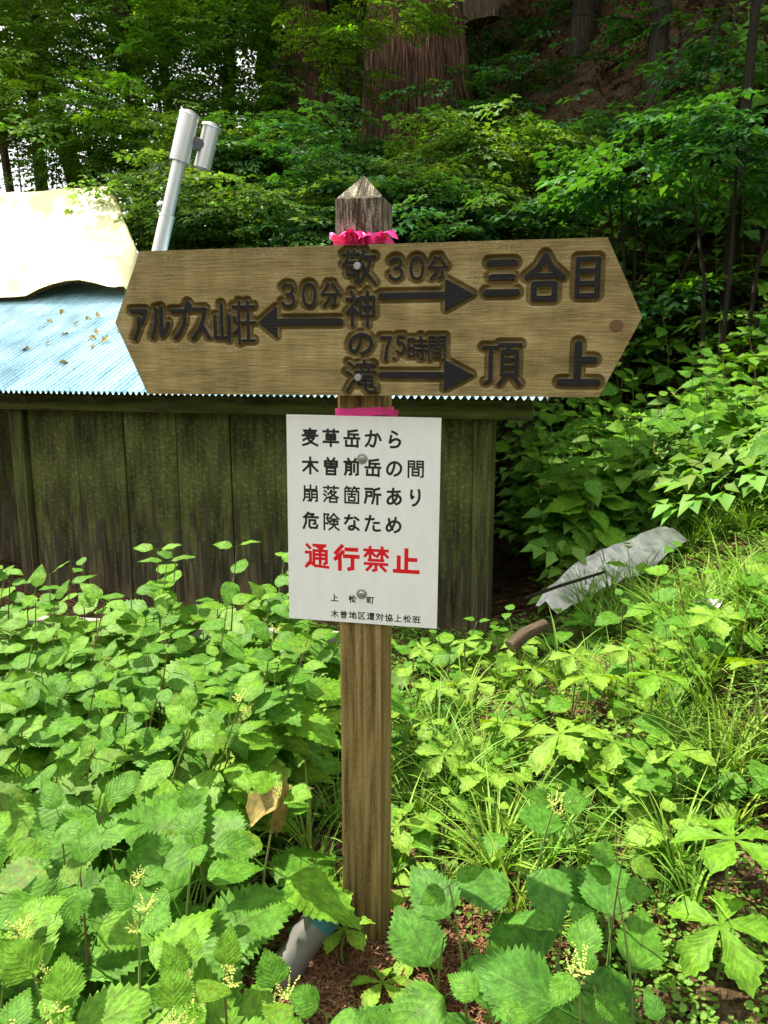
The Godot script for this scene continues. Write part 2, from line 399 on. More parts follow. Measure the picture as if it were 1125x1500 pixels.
# ------------------------------------------------------------------ lettering, one string of strokes for each character: x y x y ... | next stroke; ~ marks a curve
const GLYPH := {
"麦": "14 12 86 12|20 26 80 26|6 40 94 40|50 2 50 40|42 42 30 56 10 68|34 54 74 54 58 74 36 88 8 97|36 58 56 80 94 97",
"草": "6 14 94 14|32 4 32 26|68 4 68 26|24 32 76 32 76 60 24 60 24 32|24 46 76 46|6 75 94 75|50 60 50 98",
"岳": "80 4 32 12|30 10 30 48|30 28 86 28|64 28 64 50|6 50 94 50|50 54 50 92|16 66 16 94 84 94|84 64 84 98",
"か": "~8 32 50 28 62 31 66 44 62 70 54 90 44 92 34 86|~38 6 34 40 24 70 8 92|~74 22 86 38 94 56",
"ら": "~36 6 50 12 64 20|~30 30 27 50 24 68 40 55 60 49 78 56 80 72 68 88 46 94 30 94",
"木": "6 30 94 30|50 4 50 98|48 32 34 58 8 82|52 32 68 58 94 82",
"曽": "30 4 38 18|70 4 62 18|14 22 86 22 86 52 14 52 14 22|14 37 86 37|50 22 50 52|24 60 76 60 76 98 24 98 24 60|24 79 76 79",
"前": "28 4 36 18|72 4 64 18|6 22 94 22|16 36 16 80 10 96|16 36 46 36 46 92 38 96|16 53 46 53|16 70 46 70|64 38 64 78|86 32 86 92 76 96",
"の": "~52 18 48 46 36 76 24 84 12 74 10 54 22 30 46 16 70 20 88 38 88 62 74 82 54 92",
"間": "8 6 8 98|8 6 42 6 42 38 8 38|8 22 42 22|92 6 92 92 82 96|92 6 58 6 58 38 92 38|58 22 92 22|32 50 68 50 68 88 32 88 32 50|32 69 68 69",
"崩": "50 2 50 26|14 8 14 28 86 28|86 8 86 30|14 38 14 78 6 96|14 38 44 38 44 94 36 96|14 56 44 56|14 74 44 74|58 38 58 80 52 96|58 38 90 38 90 94 82 96|58 56 90 56|58 74 90 74",
"落": "6 12 94 12|32 3 32 22|68 3 68 22|10 32 22 40|6 52 18 60|8 94 24 72|52 26 44 40 32 52|48 36 80 36 66 54 48 66 28 72|46 42 64 58 94 70|42 76 84 76 84 97 42 97 42 76",
"箇": "22 2 8 18|14 10 44 10|28 12 34 22|66 2 54 18|60 10 94 10|74 12 80 22|10 29 90 29 90 97 10 97 10 29|26 46 74 46|50 36 50 62|32 62 68 62 68 84 32 84 32 62",
"所": "6 10 46 10|12 28 42 28 42 52 12 52|12 28 12 60 4 92|88 6 58 16|58 14 58 56 48 94|58 42 96 42|78 42 78 98",
"あ": "~14 22 50 22 84 18|~46 4 42 40 46 70 54 84|~72 34 62 64 40 88 20 90 14 74 26 54 52 42 78 46 90 62 84 82 64 94",
"り": "~28 10 26 36 30 54 38 46|~70 6 74 34 70 64 54 88 38 96",
"危": "34 2 24 16 8 30|30 10 66 10 54 26|22 28 94 28|22 28 20 62 6 96|42 46 78 46 78 66 68 68|42 46 42 84 50 92 86 92 90 76",
"険": "8 4 8 98|8 6 34 6 24 30 34 50 28 62 18 60|66 2 52 20 36 32|66 2 80 18 98 32|50 34 84 34|44 46 90 46 90 64 44 64 44 46|67 34 67 64|66 64 58 82 38 98|68 66 78 84 98 98",
"な": "~10 24 32 24 52 22|~34 6 26 32 10 56|~68 18 80 24 90 32|~66 40 66 74 54 90 36 88 36 76 54 70 74 78 92 90",
"た": "~10 24 34 24 56 22|~36 4 26 46 10 92|~58 46 74 44 88 44|~56 64 58 84 72 90 94 88",
"め": "~22 18 28 48 44 78|~62 10 52 50 32 82 16 86 10 68 24 44 52 30 78 36 90 56 82 80 58 94",
"通": "10 6 22 18|6 36 24 36 24 72 12 84|6 94 24 78 44 90 96 94|38 6 84 6 66 18|54 12 70 22|38 28 38 80|38 28 90 28 90 76 82 80|38 44 90 44|38 60 90 60|64 28 64 80",
"行": "32 4 8 32|36 28 6 56|24 46 24 98|50 16 92 16|44 44 98 44|76 44 76 92 62 96",
"禁": "4 14 48 14|26 2 26 46|24 16 6 38|28 18 44 34|52 14 96 14|74 2 74 46|72 16 54 38|76 18 96 38|22 54 78 54|6 69 94 69|50 69 50 92 40 96|30 77 14 94|70 77 88 94",
"止": "50 6 50 92|50 44 86 44|20 36 20 92|4 92 96 92",
"上": "46 6 46 92|46 42 84 42|6 92 94 92",
"松": "4 28 44 28|24 4 24 98|22 30 4 66|26 36 42 54|60 10 54 34 44 50|74 8 82 30 98 48|66 46 48 88 82 82|76 66 90 94",
"町": "6 14 46 14 46 82 6 82 6 14|6 48 46 48|26 14 26 82|52 14 98 14|78 14 78 90 64 94",
"地": "4 32 38 32|21 6 21 80|2 84 40 74|44 44 90 26 90 60 80 64|66 6 66 74|52 22 52 84 60 92 96 92 98 74",
"区": "8 10 94 10|12 10 12 94 96 94|70 24 52 56 26 80|30 28 52 50 80 80",
"遭": "10 6 22 18|6 36 24 36 24 72 12 84|6 94 24 78 44 90 96 94|36 12 96 12|56 4 56 38|76 4 76 38|42 23 90 23 90 38 42 38 42 23|46 49 86 49 86 79 46 79 46 49|46 64 86 64",
"対": "26 2 26 18|4 20 50 20|42 24 30 60 6 94|10 34 30 60 48 86|52 34 98 34|82 6 82 90 68 96|60 52 68 68",
"協": "2 36 32 36|17 8 17 94|44 18 86 18 82 42 74 46|64 4 58 30 42 48|34 62 60 62 58 92 50 96|46 50 42 76 32 96|68 62 96 62 94 92 86 96|80 50 76 76 66 96",
"班": "2 14 32 14|4 48 30 48|2 86 34 82|17 14 17 82|47 8 46 60 38 94|38 30 36 52|58 14 96 14|60 48 94 48|56 88 98 88|77 14 77 88",
"ア": "12 16 86 16 76 36 60 50|48 36 44 66 22 94",
"ル": "32 14 30 54 10 90|58 10 58 86 76 76 94 52",
"プ": "8 24 70 24 64 56 44 80 22 94|~84 4 94 12 86 22 76 14 84 4",
"ス": "16 16 76 16 62 46 40 72 10 92|56 58 88 90",
"山": "50 6 50 88|14 36 14 90 86 90|86 34 86 96",
"荘": "6 14 94 14|32 4 32 24|68 4 68 24|30 28 30 98|10 38 16 50|6 76 28 64|40 50 96 50|68 30 68 90|44 92 92 92",
"分": "38 6 26 28 6 48|62 6 76 28 96 48|22 50 76 50 74 88 60 94|46 50 40 74 16 96",
"敬": "4 14 50 14|18 4 18 24|36 4 36 24|16 26 4 44|12 36 50 36 48 84 40 88|16 50 36 50 36 70 16 70 16 50|66 4 54 34|60 22 98 22|86 24 76 60 50 96|60 40 76 70 98 96",
"神": "20 2 26 14|4 22 40 22 6 62|22 44 22 98|28 50 40 62|50 18 94 18 94 70 50 70 50 18|50 44 94 44|72 2 72 98",
"滝": "10 8 24 18|4 36 18 44|6 92 26 62|62 2 62 12|38 14 92 14|50 20 54 32|80 20 74 32|34 36 96 36|42 48 88 48 88 74 42 74 42 48|42 61 88 61|65 48 65 86 74 94 98 94 98 82",
"三": "16 16 84 16|22 50 78 50|8 86 92 86",
"合": "50 4 34 28 6 48|50 4 66 28 94 48|32 46 68 46|24 62 76 62 76 94 24 94 24 62",
"目": "20 8 80 8 80 94 20 94 20 8|20 36 80 36|20 65 80 65",
"時": "6 14 36 14 36 82 6 82 6 14|6 48 36 48|46 20 94 20|70 4 70 38|42 38 98 38|42 58 98 58|82 44 82 90 70 96|52 70 60 82",
"頂": "2 14 40 14|22 14 22 86 10 92|44 8 98 8|70 8 64 22|52 22 90 22 90 74 52 74 52 22|52 40 90 40|52 57 90 57|60 76 44 96|80 76 98 96",
"3": "~20 18 40 6 66 10 74 28 62 44 42 48|~42 48 70 52 80 68 74 86 54 96 32 94 16 80",
"0": "~50 4 72 14 82 50 72 86 50 96 28 86 18 50 28 14 50 4",
"7": "12 8 82 8 58 48 46 96",
".": "46 92 54 92",
"5": "~74 8 52 8 30 8|~30 8 26 44 50 38 74 48 78 70 66 90 42 96 20 84",
}

# strokes of a character in its 0..100 box, as arrays of points
func strokes(ch: String) -> Array:
	var all := []
	for s in String(GLYPH[ch]).split("|"):
		var curve := s.begins_with("~")
		var f := s.trim_prefix("~").split_floats(" ")
		var pts := []
		for i in range(0, f.size(), 2): pts.append(Vector2(f[i], f[i + 1]))
		if curve and pts.size() > 2:
			var fine := []
			for i in pts.size() - 1:
				var a: Vector2 = pts[maxi(i - 1, 0)]
				var d: Vector2 = pts[mini(i + 2, pts.size() - 1)]
				for k in 4: fine.append(Vector2(pts[i]).cubic_interpolate(pts[i + 1], a, d, k / 4.0))
			fine.append(pts[-1])
			pts = fine
		all.append(pts)
	return all

# ink coverage of a character printed into a float map
func print_char(ink: PackedFloat32Array, w: int, h: int, ch: String, x: float, y: float, size: float, half: float) -> void:
	for pts in strokes(ch):
		for i in pts.size() - 1:
			var a: Vector2 = Vector2(x, y) + Vector2(pts[i]) * size / 100.0
			var b: Vector2 = Vector2(x, y) + Vector2(pts[i + 1]) * size / 100.0
			var d := (b - a)
			var l := d.length()
			if l < 0.01: continue
			d /= l
			for j in range(maxi(0, int(minf(a.y, b.y) - half - 2)), mini(h, int(maxf(a.y, b.y) + half + 3))):
				for k in range(maxi(0, int(minf(a.x, b.x) - half - 2)), mini(w, int(maxf(a.x, b.x) + half + 3))):
					var q := Vector2(k, j) - a
					var t := q.dot(d)
					var o := maxf(maxf(-t, t - l), 0.0)
					var e := maxf(absf(q.cross(d)), o * 1.08)
					var c := clampf(half - e + 0.5, 0.0, 1.0)
					var at_ := j * w + k
					if c > ink[at_]: ink[at_] = c
	return

# ------------------------------------------------------------------ the signpost
const BOARD_TOP := 1.685
const BOARD_LOW := 1.3744
const DW := 1160
const DH := 322
const DX := -0.571      # metres at the left of the distance map; 1 mm a cell
var dist := PackedFloat32Array()

func carve_segment(a: Vector2, b: Vector2, half: float) -> void:
	var reach := half + 0.013
	var d := b - a
	var l2 := maxf(d.length_squared(), 1e-9)
	for j in range(maxi(0, int((minf(a.y, b.y) - reach) * 1000)), mini(DH, int((maxf(a.y, b.y) + reach) * 1000) + 2)):
		for i in range(maxi(0, int((minf(a.x, b.x) - reach - DX) * 1000)), mini(DW, int((maxf(a.x, b.x) + reach - DX) * 1000) + 2)):
			var q := Vector2(i * 0.001 + DX, j * 0.001) - a
			var t := clampf(q.dot(d) / l2, 0.0, 1.0)
			var e := (q - d * t).length() - half
			var k := j * DW + i
			if e < dist[k]: dist[k] = e

# rectangle in board coordinates: x0, y0 (low), x1, y1 (high); the map's y runs down from the board's top
func carve_char(ch: String, x0: float, y0: float, x1: float, y1: float, half: float) -> void:
	half *= 1.08
	var top := BOARD_TOP + 0.005 - y1
	for pts in strokes(ch):
		for i in pts.size() - 1:
			var a := Vector2(lerpf(x0, x1, pts[i].x / 100.0), top + (y1 - y0) * pts[i].y / 100.0)
			var b := Vector2(lerpf(x0, x1, pts[i + 1].x / 100.0), top + (y1 - y0) * pts[i + 1].y / 100.0)
			carve_segment(a, b, half)

func carve_row(text: String, x0: float, y0: float, x1: float, y1: float, half: float, gap := 0.12) -> void:
	var step := (x1 - x0) / (text.length() - gap)
	for i in text.length():
		carve_char(text[i], x0 + step * i, y0, x0 + step * (i + 1.0 - gap), y1, half)

func carve_arrow(tail: float, neck: float, tip: float, y: float, half: float, wing: float) -> void:
	var yy := BOARD_TOP + 0.005 - y
	var s := signf(tip - tail)
	carve_segment(Vector2(tail, yy), Vector2(neck, yy), half)
	for k in 21:
		var f := k / 20.0
		var x := lerpf(neck + s * 0.004, tip - s * 0.006, f)
		var hgt := wing * (1.0 - f)
		carve_segment(Vector2(x, yy - hgt), Vector2(x, yy + hgt), 0.004)

func depth_at(e: float) -> float:
	if e < -0.0016: return -0.002
	if e < 0.0012: return lerpf(-0.002, -0.0125, (e + 0.0016) / 0.0028)
	if e < 0.0058: return -0.0125
	return lerpf(-0.0125, 0.0, clampf((e - 0.0058) / 0.0028, 0.0, 1.0))

func sample_dist(x: float, yd: float) -> float:
	var fx := clampf((x - DX) * 1000.0, 0.0, DW - 1.01)
	var fy := clampf(yd * 1000.0, 0.0, DH - 1.01)
	var i := int(fx)
	var j := int(fy)
	fx -= i
	fy -= j
	var k := j * DW + i
	return lerpf(lerpf(dist[k], dist[k + 1], fx), lerpf(dist[k + DW], dist[k + DW + 1], fx), fy)

func signpost() -> void:
	var o := base("signpost", Vector3(-0.0479, 0.0, -1.75), deg_to_rad(-11.3))
	tag(o, "wooden trail signpost with carved arrow board and white notice plate", "signpost")
	# post: square, pyramid top; its front face lies at z = 0
	var gy := ground_y(-0.04, -1.8) - 0.25
	var x0 := -0.0575
	var x1 := 0.0475
	var zb := -0.105
	var st := MB.new()
	var ys := [gy, 0.35, 0.7, 1.05, 1.34]
	st.box(Vector3(x0, gy, zb), Vector3(x1, 1.53, 0.0), 0.006)
	part(o, "post", st.mesh(), M.post)
	st = MB.new()
	st.box(Vector3(x0, 1.5302, zb), Vector3(x1, 1.789, 0.0), 0.005)
	var apex := Vector3((x0 + x1) / 2, 1.84, zb / 2)
	var q := [Vector3(x0 + 0.004, 1.787, -0.004), Vector3(x1 - 0.004, 1.787, -0.004), Vector3(x1 - 0.004, 1.787, zb + 0.004), Vector3(x0 + 0.004, 1.787, zb + 0.004)]
	for k in 4:
		var i := st.p(q[k], Vector2(0, 0.3))
		st.p(q[(k + 1) % 4], Vector2(1, 0.3)); st.p(apex, Vector2(0.5, 0.1))
		st.tri(i, i + 2, i + 1)
	part(o, "post_top", st.mesh(), M.post_top)
	# the carved board
	dist.resize(DW * DH)
	dist.fill(1.0)
	carve_char("ア", -0.527, 1.492, -0.482, 1.570, 0.0058)
	carve_char("ル", -0.478, 1.492, -0.432, 1.572, 0.0056)
	carve_char("プ", -0.430, 1.494, -0.378, 1.576, 0.0056)
	carve_char("ス", -0.382, 1.492, -0.334, 1.572, 0.0056)
	carve_char("山", -0.330, 1.490, -0.286, 1.574, 0.0050)
	carve_char("荘", -0.284, 1.484, -0.230, 1.577, 0.0044)
	carve_row("30分", -0.175, 1.562, -0.040, 1.611, 0.0042, 0.1)
	carve_char("敬", -0.034, 1.605, 0.037, 1.677, 0.0045)
	carve_char("神", -0.028, 1.520, 0.038, 1.592, 0.0045)
	carve_char("の", -0.024, 1.459, 0.034, 1.511, 0.0050)
	carve_char("滝", -0.029, 1.379, 0.038, 1.450, 0.0042)
	carve_row("30分", 0.062, 1.613, 0.187, 1.659, 0.0042, 0.1)
	carve_char("7", 0.046, 1.449, 0.074, 1.500, 0.0046)
	carve_char(".", 0.070, 1.449, 0.084, 1.500, 0.0036)
	carve_char("5", 0.078, 1.462, 0.104, 1.502, 0.0038)
	carve_char("時", 0.105, 1.449, 0.146, 1.500, 0.0036)
	carve_char("間", 0.149, 1.449, 0.189, 1.500, 0.0034)
	carve_char("三", 0.263, 1.572, 0.335, 1.655, 0.0078)
	carve_char("合", 0.345, 1.565, 0.424, 1.657, 0.0068)
	carve_char("目", 0.436, 1.570, 0.500, 1.652, 0.0062)
	carve_char("頂", 0.264, 1.396, 0.342, 1.487, 0.0052)
	carve_char("上", 0.418, 1.397, 0.501, 1.486, 0.0080)
	carve_arrow(-0.040, -0.178, -0.226, 1.530, 0.0085, 0.030)
	carve_arrow(0.050, 0.182, 0.246, 1.581, 0.0085, 0.029)
	carve_arrow(0.050, 0.182, 0.248, 1.418, 0.0085, 0.029)
	var cols := 1010
	var rows := 280
	var yc := 1.532
	var v := PackedVector3Array(); v.resize((cols + 1) * (rows + 1))
	var nn := PackedVector3Array(); nn.resize(v.size())
	var uv := PackedVector2Array(); uv.resize(v.size())
	for j in rows + 1:
		var y := lerpf(BOARD_TOP, BOARD_LOW, float(j) / rows)
		var xl := lerpf(-0.562, -0.492, absf(y - yc) / 0.155)
		var xr := lerpf(0.5765, 0.502, absf(y - yc) / 0.155)
		var yd := BOARD_TOP + 0.005 - y
		for i in cols + 1:
			var x := lerpf(xl, xr, float(i) / cols)
			var e := sample_dist(x, yd)
			var z := 0.0
			var nx := Vector3(0, 0, 1)
			if e < 0.012:
				z = depth_at(e)
				var gx := depth_at(sample_dist(x + 0.0008, yd)) - depth_at(sample_dist(x - 0.0008, yd))
				var gy2 := depth_at(sample_dist(x, yd - 0.0008)) - depth_at(sample_dist(x, yd + 0.0008))
				nx = Vector3(-gx / 0.0016, -gy2 / 0.0016, 1.0).normalized()
			var k := j * (cols + 1) + i
			v[k] = Vector3(x, y, z)
			nn[k] = nx
			uv[k] = Vector2((x + 0.565) / 1.145, yd / 0.32)
	var ix := PackedInt32Array(); ix.resize(cols * rows * 6)
	var c := 0
	for j in rows:
		for i in cols:
			var a := j * (cols + 1) + i
			ix[c] = a; ix[c + 1] = a + 1; ix[c + 2] = a + cols + 2
			ix[c + 3] = a; ix[c + 4] = a + cols + 2; ix[c + 5] = a + cols + 1
			c += 6
	var arr := []
	arr.resize(Mesh.ARRAY_MAX)
	arr[Mesh.ARRAY_VERTEX] = v; arr[Mesh.ARRAY_NORMAL] = nn; arr[Mesh.ARRAY_TEX_UV] = uv; arr[Mesh.ARRAY_INDEX] = ix
	var am := ArrayMesh.new()
	am.add_surface_from_arrays(Mesh.PRIMITIVE_TRIANGLES, arr)
	# edges and back joined to the same board
	st = MB.new()
	var ring := [Vector2(-0.562, yc), Vector2(-0.492, BOARD_LOW), Vector2(0.502, BOARD_LOW), Vector2(0.5765, yc), Vector2(0.502, BOARD_TOP), Vector2(-0.492, BOARD_TOP)]
	for k in 6:
		var a: Vector2 = ring[k]
		var b: Vector2 = ring[(k + 1) % 6]
		st.face(Vector3(a.x, a.y, -0.034), Vector3(b.x, b.y, -0.034), Vector3(b.x, b.y, 0), Vector3(a.x, a.y, 0), Rect2(0.02, 0.02, 0.6, 0.03))
	for k in range(1, 5):
		st.face3(Vector3(ring[0].x, ring[0].y, -0.034), Vector3(ring[k + 1].x, ring[k + 1].y, -0.034), Vector3(ring[k].x, ring[k].y, -0.034))
	var edges := st.mesh()
	am.add_surface_from_arrays(Mesh.PRIMITIVE_TRIANGLES, edges.surface_get_arrays(0))
	# bare wood, black paint on the letters
	var tw := 1536
	var th := 430
	var w1 := streaks(tw, th, 14, 1, 0.13, 81, 4)
	var w2 := streaks(tw, th, 3, 1, 0.012, 82, 3)
	var w3 := streaks(tw, th, 1, 1, 0.10, 83, 3)
	var w4 := streaks(tw, th, 1, 4, 0.012, 84, 3)
	var out := PackedByteArray(); out.resize(tw * th * 3)
	var wood := [Color(0.12, 0.090, 0.038), Color(0.21, 0.158, 0.066), Color(0.30, 0.23, 0.10), Color(0.40, 0.32, 0.165)]
	for j in th:
		for i in tw:
			var x := (i + 0.5) / tw * 1.145 - 0.565
			var yd := (j + 0.5) / th * 0.32
			var k := j * tw + i
			var s := 0.52 + (w1[k] - 127) / 255.0 * 0.38 + (w2[k] - 127) / 255.0 * 0.6 + (w4[k] - 127) / 255.0 * 0.4
			s = clampf(s, 0.0, 0.999) * 3.0
			var cc: Color = Color(wood[int(s)]).lerp(wood[int(s) + 1], s - int(s))
			var moss := (w3[k] - 127) / 255.0 + (w2[k] - 127) / 255.0 * 0.9 + (0.06 - yd) * 4.0
			if moss > 0.2: cc = cc.lerp(Color(0.075, 0.066, 0.032), clampf((moss - 0.2) * 1.4, 0.0, 0.6))
			if w3[k] > 205: cc = cc.lerp(Color(0.45, 0.42, 0.28), 0.6)
			var kx := Vector2((x - 0.528) / 0.014, (yd - 0.175) / 0.013).length()
			if kx < 1.0: cc = cc.lerp(Color(0.10, 0.055, 0.028), 0.75)
			var e := sample_dist(x, yd)
			if e < -0.0013: cc = Color(0.019, 0.020, 0.021) * (0.8 + w3[k] / 255.0 * 0.5)   # black paint on the letter faces
			cc = cc.linear_to_srgb()
			out[k * 3] = int(cc.r * 255); out[k * 3 + 1] = int(cc.g * 255); out[k * 3 + 2] = int(cc.b * 255)
	M.board = std(0.8, 0.25)
	M.board.albedo_texture = tex(tw, th, out)
	M.board.heightmap_enabled = true
	M.board.heightmap_texture = gray_tex(tw, th, w1)
	M.board.heightmap_scale = 0.09
	var bd := part(o, "arrow_board", am, M.board, Transform3D(Basis(), Vector3(0, 0, 0.0355)))
	for y in [1.6417, 1.4125]:
		st = MB.new()
		st.tube([Vector3(0, y, -0.008), Vector3(0, y, 0.0055), Vector3(0, y, 0.0075)], [0.0088, 0.0088, 0.0066], 8)
		part(bd, "bolt", st.mesh(), M.bolt)
	# notice plate
	var pw := 1024
	var ph := 1392
	var black := PackedFloat32Array(); black.resize(pw * ph)
	var red := PackedFloat32Array(); red.resize(pw * ph)
	var row := 0
	for text in ["麦草岳から", "木曽前岳の間", "崩落箇所あり", "危険なため"]:
		for i in text.length():
			print_char(black, pw, ph, text[i], 104 + i * 141, 88 + row * 186, 112, 7.8 if GLYPH[text[i]].length() < 130 else 6.2)
		row += 1
	for i in 4: print_char(red, pw, ph, "通行禁止"[i], 116 + i * 204, 858, 168, 13.5 if i in [1, 3] else 10.2)
	for i in 3: print_char(black, pw, ph, "上松町"[i], 298 + i * 124, 1200, 50, 3.7)
	for i in 10: print_char(black, pw, ph, "木曽地区遭対協上松班"[i], 298 + i * 62.5, 1312, 52, 3.3)
	var dirt := streaks(pw, ph, 1, 3, 0.01, 91, 4)
	out = PackedByteArray(); out.resize(pw * ph * 3)
	for k in pw * ph:
		var g := 0.80 + (dirt[k] - 127) / 255.0 * 0.06
		var cc := Color(g, g * 1.005, g * 0.99)
		if black[k] > 0.0: cc = cc.lerp(Color(0.012, 0.012, 0.012), black[k])
		if red[k] > 0.0: cc = cc.lerp(Color(0.68, 0.008, 0.02), red[k])
		cc = cc.linear_to_srgb()
		out[k * 3] = int(cc.r * 255); out[k * 3 + 1] = int(cc.g * 255); out[k * 3 + 2] = int(cc.b * 255)
	M.plate = std(0.38, 0.45)
	M.plate.albedo_texture = tex(pw, ph, out)
	st = MB.new()
	var pl := Node3D.new()
	var lo := Vector3(-0.175, -0.2385, 0.0)
	var hi := Vector3(0.175, 0.2385, 0.003)
	st.face(Vector3(lo.x, lo.y, hi.z), Vector3(hi.x, lo.y, hi.z), Vector3(hi.x, hi.y, hi.z), Vector3(lo.x, hi.y, hi.z))
	var pm := part(o, "notice_plate", st.mesh(), M.plate, Transform3D(Basis(Vector3(0, 0, 1), deg_to_rad(-0.5)), Vector3(-0.001, 1.0897, 0.0015)))
	st = MB.new()
	st.box(lo, hi - Vector3(0, 0, 0.0004), 0.0008)
	part(pm, "backing", st.mesh(), M.plate_edge)
	pl.free()
	for y in [0.1445, -0.1675]:
		st = MB.new()
		st.tube([Vector3(0, y, 0.003), Vector3(0, y, 0.0042), Vector3(0, y, 0.0046)], [0.0125, 0.0122, 0.0105], 20)
		st.tube([Vector3(0, y, 0.0046), Vector3(0, y, 0.0075), Vector3(0, y, 0.009)], [0.0072, 0.0068, 0.004], 12)
		part(pm, "bolt", st.mesh(), M.bolt)

func ribbons() -> void:
	for which in 2:
		var y := 1.7 if which == 0 else 1.337
		var o := base("ribbon", Vector3(-0.0479, y, -1.75), deg_to_rad(-11.3))
		tag(o, "ruffled pink plastic tape knotted around the post above the board" if which == 0 else "flat pink plastic tape wrapped around the post above the plate", "ribbon")
		var st := MB.new()
		var hh := 0.011 if which == 0 else 0.009
		var ring := []
		for k in 33:
			var t := TAU * k / 32.0
			var d := Vector2(cos(t), sin(t))
			var s := 0.0555 / maxf(absf(d.x), absf(d.y))
			var jig := 0.0012 * sin(t * 9.0)
			for e in [-1, 0, 1]:
				ring.append(st.p(Vector3(-0.005 + d.x * s + d.x * absf(e) * 0.0006, e * hh + jig + 0.002 * sin(t * 2.0), -0.0525 + d.y * (s + (0.0015 if e == 0 else 0.0)))))
		for k in 32:
			for e in 2: st.quad(ring[k * 3 + e], ring[k * 3 + e + 1], ring[k * 3 + e + 4], ring[k * 3 + e + 3])
		part(o, "band", st.mesh(), M.pink)
		if which == 0:
			rng.seed = 77
			for k in 9:
				st = MB.new()
				var x := lerpf(-0.045, 0.045, k / 8.0)
				var prev := []
				var ln := rng.randf_range(0.03, 0.055)
				var turn := rng.randf_range(-0.9, 0.9)
				for s in 6:
					var f := s / 5.0
					var c := Vector3(x + sin(turn) * ln * f, -0.010 + 0.022 * sin(f * 2.4) * rng.randf_range(0.7, 1.1), 0.004 + cos(turn) * ln * f * 0.6)
					var wv := Vector3(cos(turn * 2.0 + f * 2.0), 0.5 * sin(f * 7.0 + k), 0.6) * 0.013
					var cur := [st.p(c - wv), st.p(c + Vector3(0, 0.004 * sin(k + s * 2.0), 0)), st.p(c + wv)]
					if s > 0:
						st.quad(prev[0], prev[1], cur[1], cur[0]); st.quad(prev[1], prev[2], cur[2], cur[1])
					prev = cur
				part(o, "ruffle", st.mesh(), M.pink)
		else:
			st = MB.new()
			st.face(Vector3(0.048, -0.006, -0.001), Vector3(0.075, -0.012, -0.02), Vector3(0.078, 0.004, -0.02), Vector3(0.048, 0.007, -0.001))
			part(o, "tail", st.mesh(), M.pink)

# ------------------------------------------------------------------ the shed
func lifted_at(x: float) -> float:
	return 0.105 * pow(sin((x + 3.80) / 0.88 * PI), 0.8) if x > -3.80 and x < -2.92 else 0.0

func corrugated(x0: float, x1: float, rows: Array, period := 0.038, amp := 0.011, lifted := false, taper := 0.0) -> ArrayMesh:
	var st := MB.new()
	var n := int((x1 - x0) / period * 6.0)
	var prev := []
	for r in rows.size():
		var cur := []
		for i in n + 1:
			var x := lerpf(x0, x1 - taper * r / (rows.size() - 1), float(i) / n)
			var p := Vector3(x, rows[r].x + amp * sin(x / period * TAU), rows[r].y)
			if lifted: p.y += lifted_at(x) * maxf(0.0, 1.0 - 3.0 * r / (rows.size() - 1))
			cur.append(st.p(p, Vector2(x * 0.8, r * 0.12)))
		if r > 0:
			for i in n: st.quad(prev[i], cur[i], cur[i + 1], prev[i + 1])
		prev = cur
	return st.mesh()

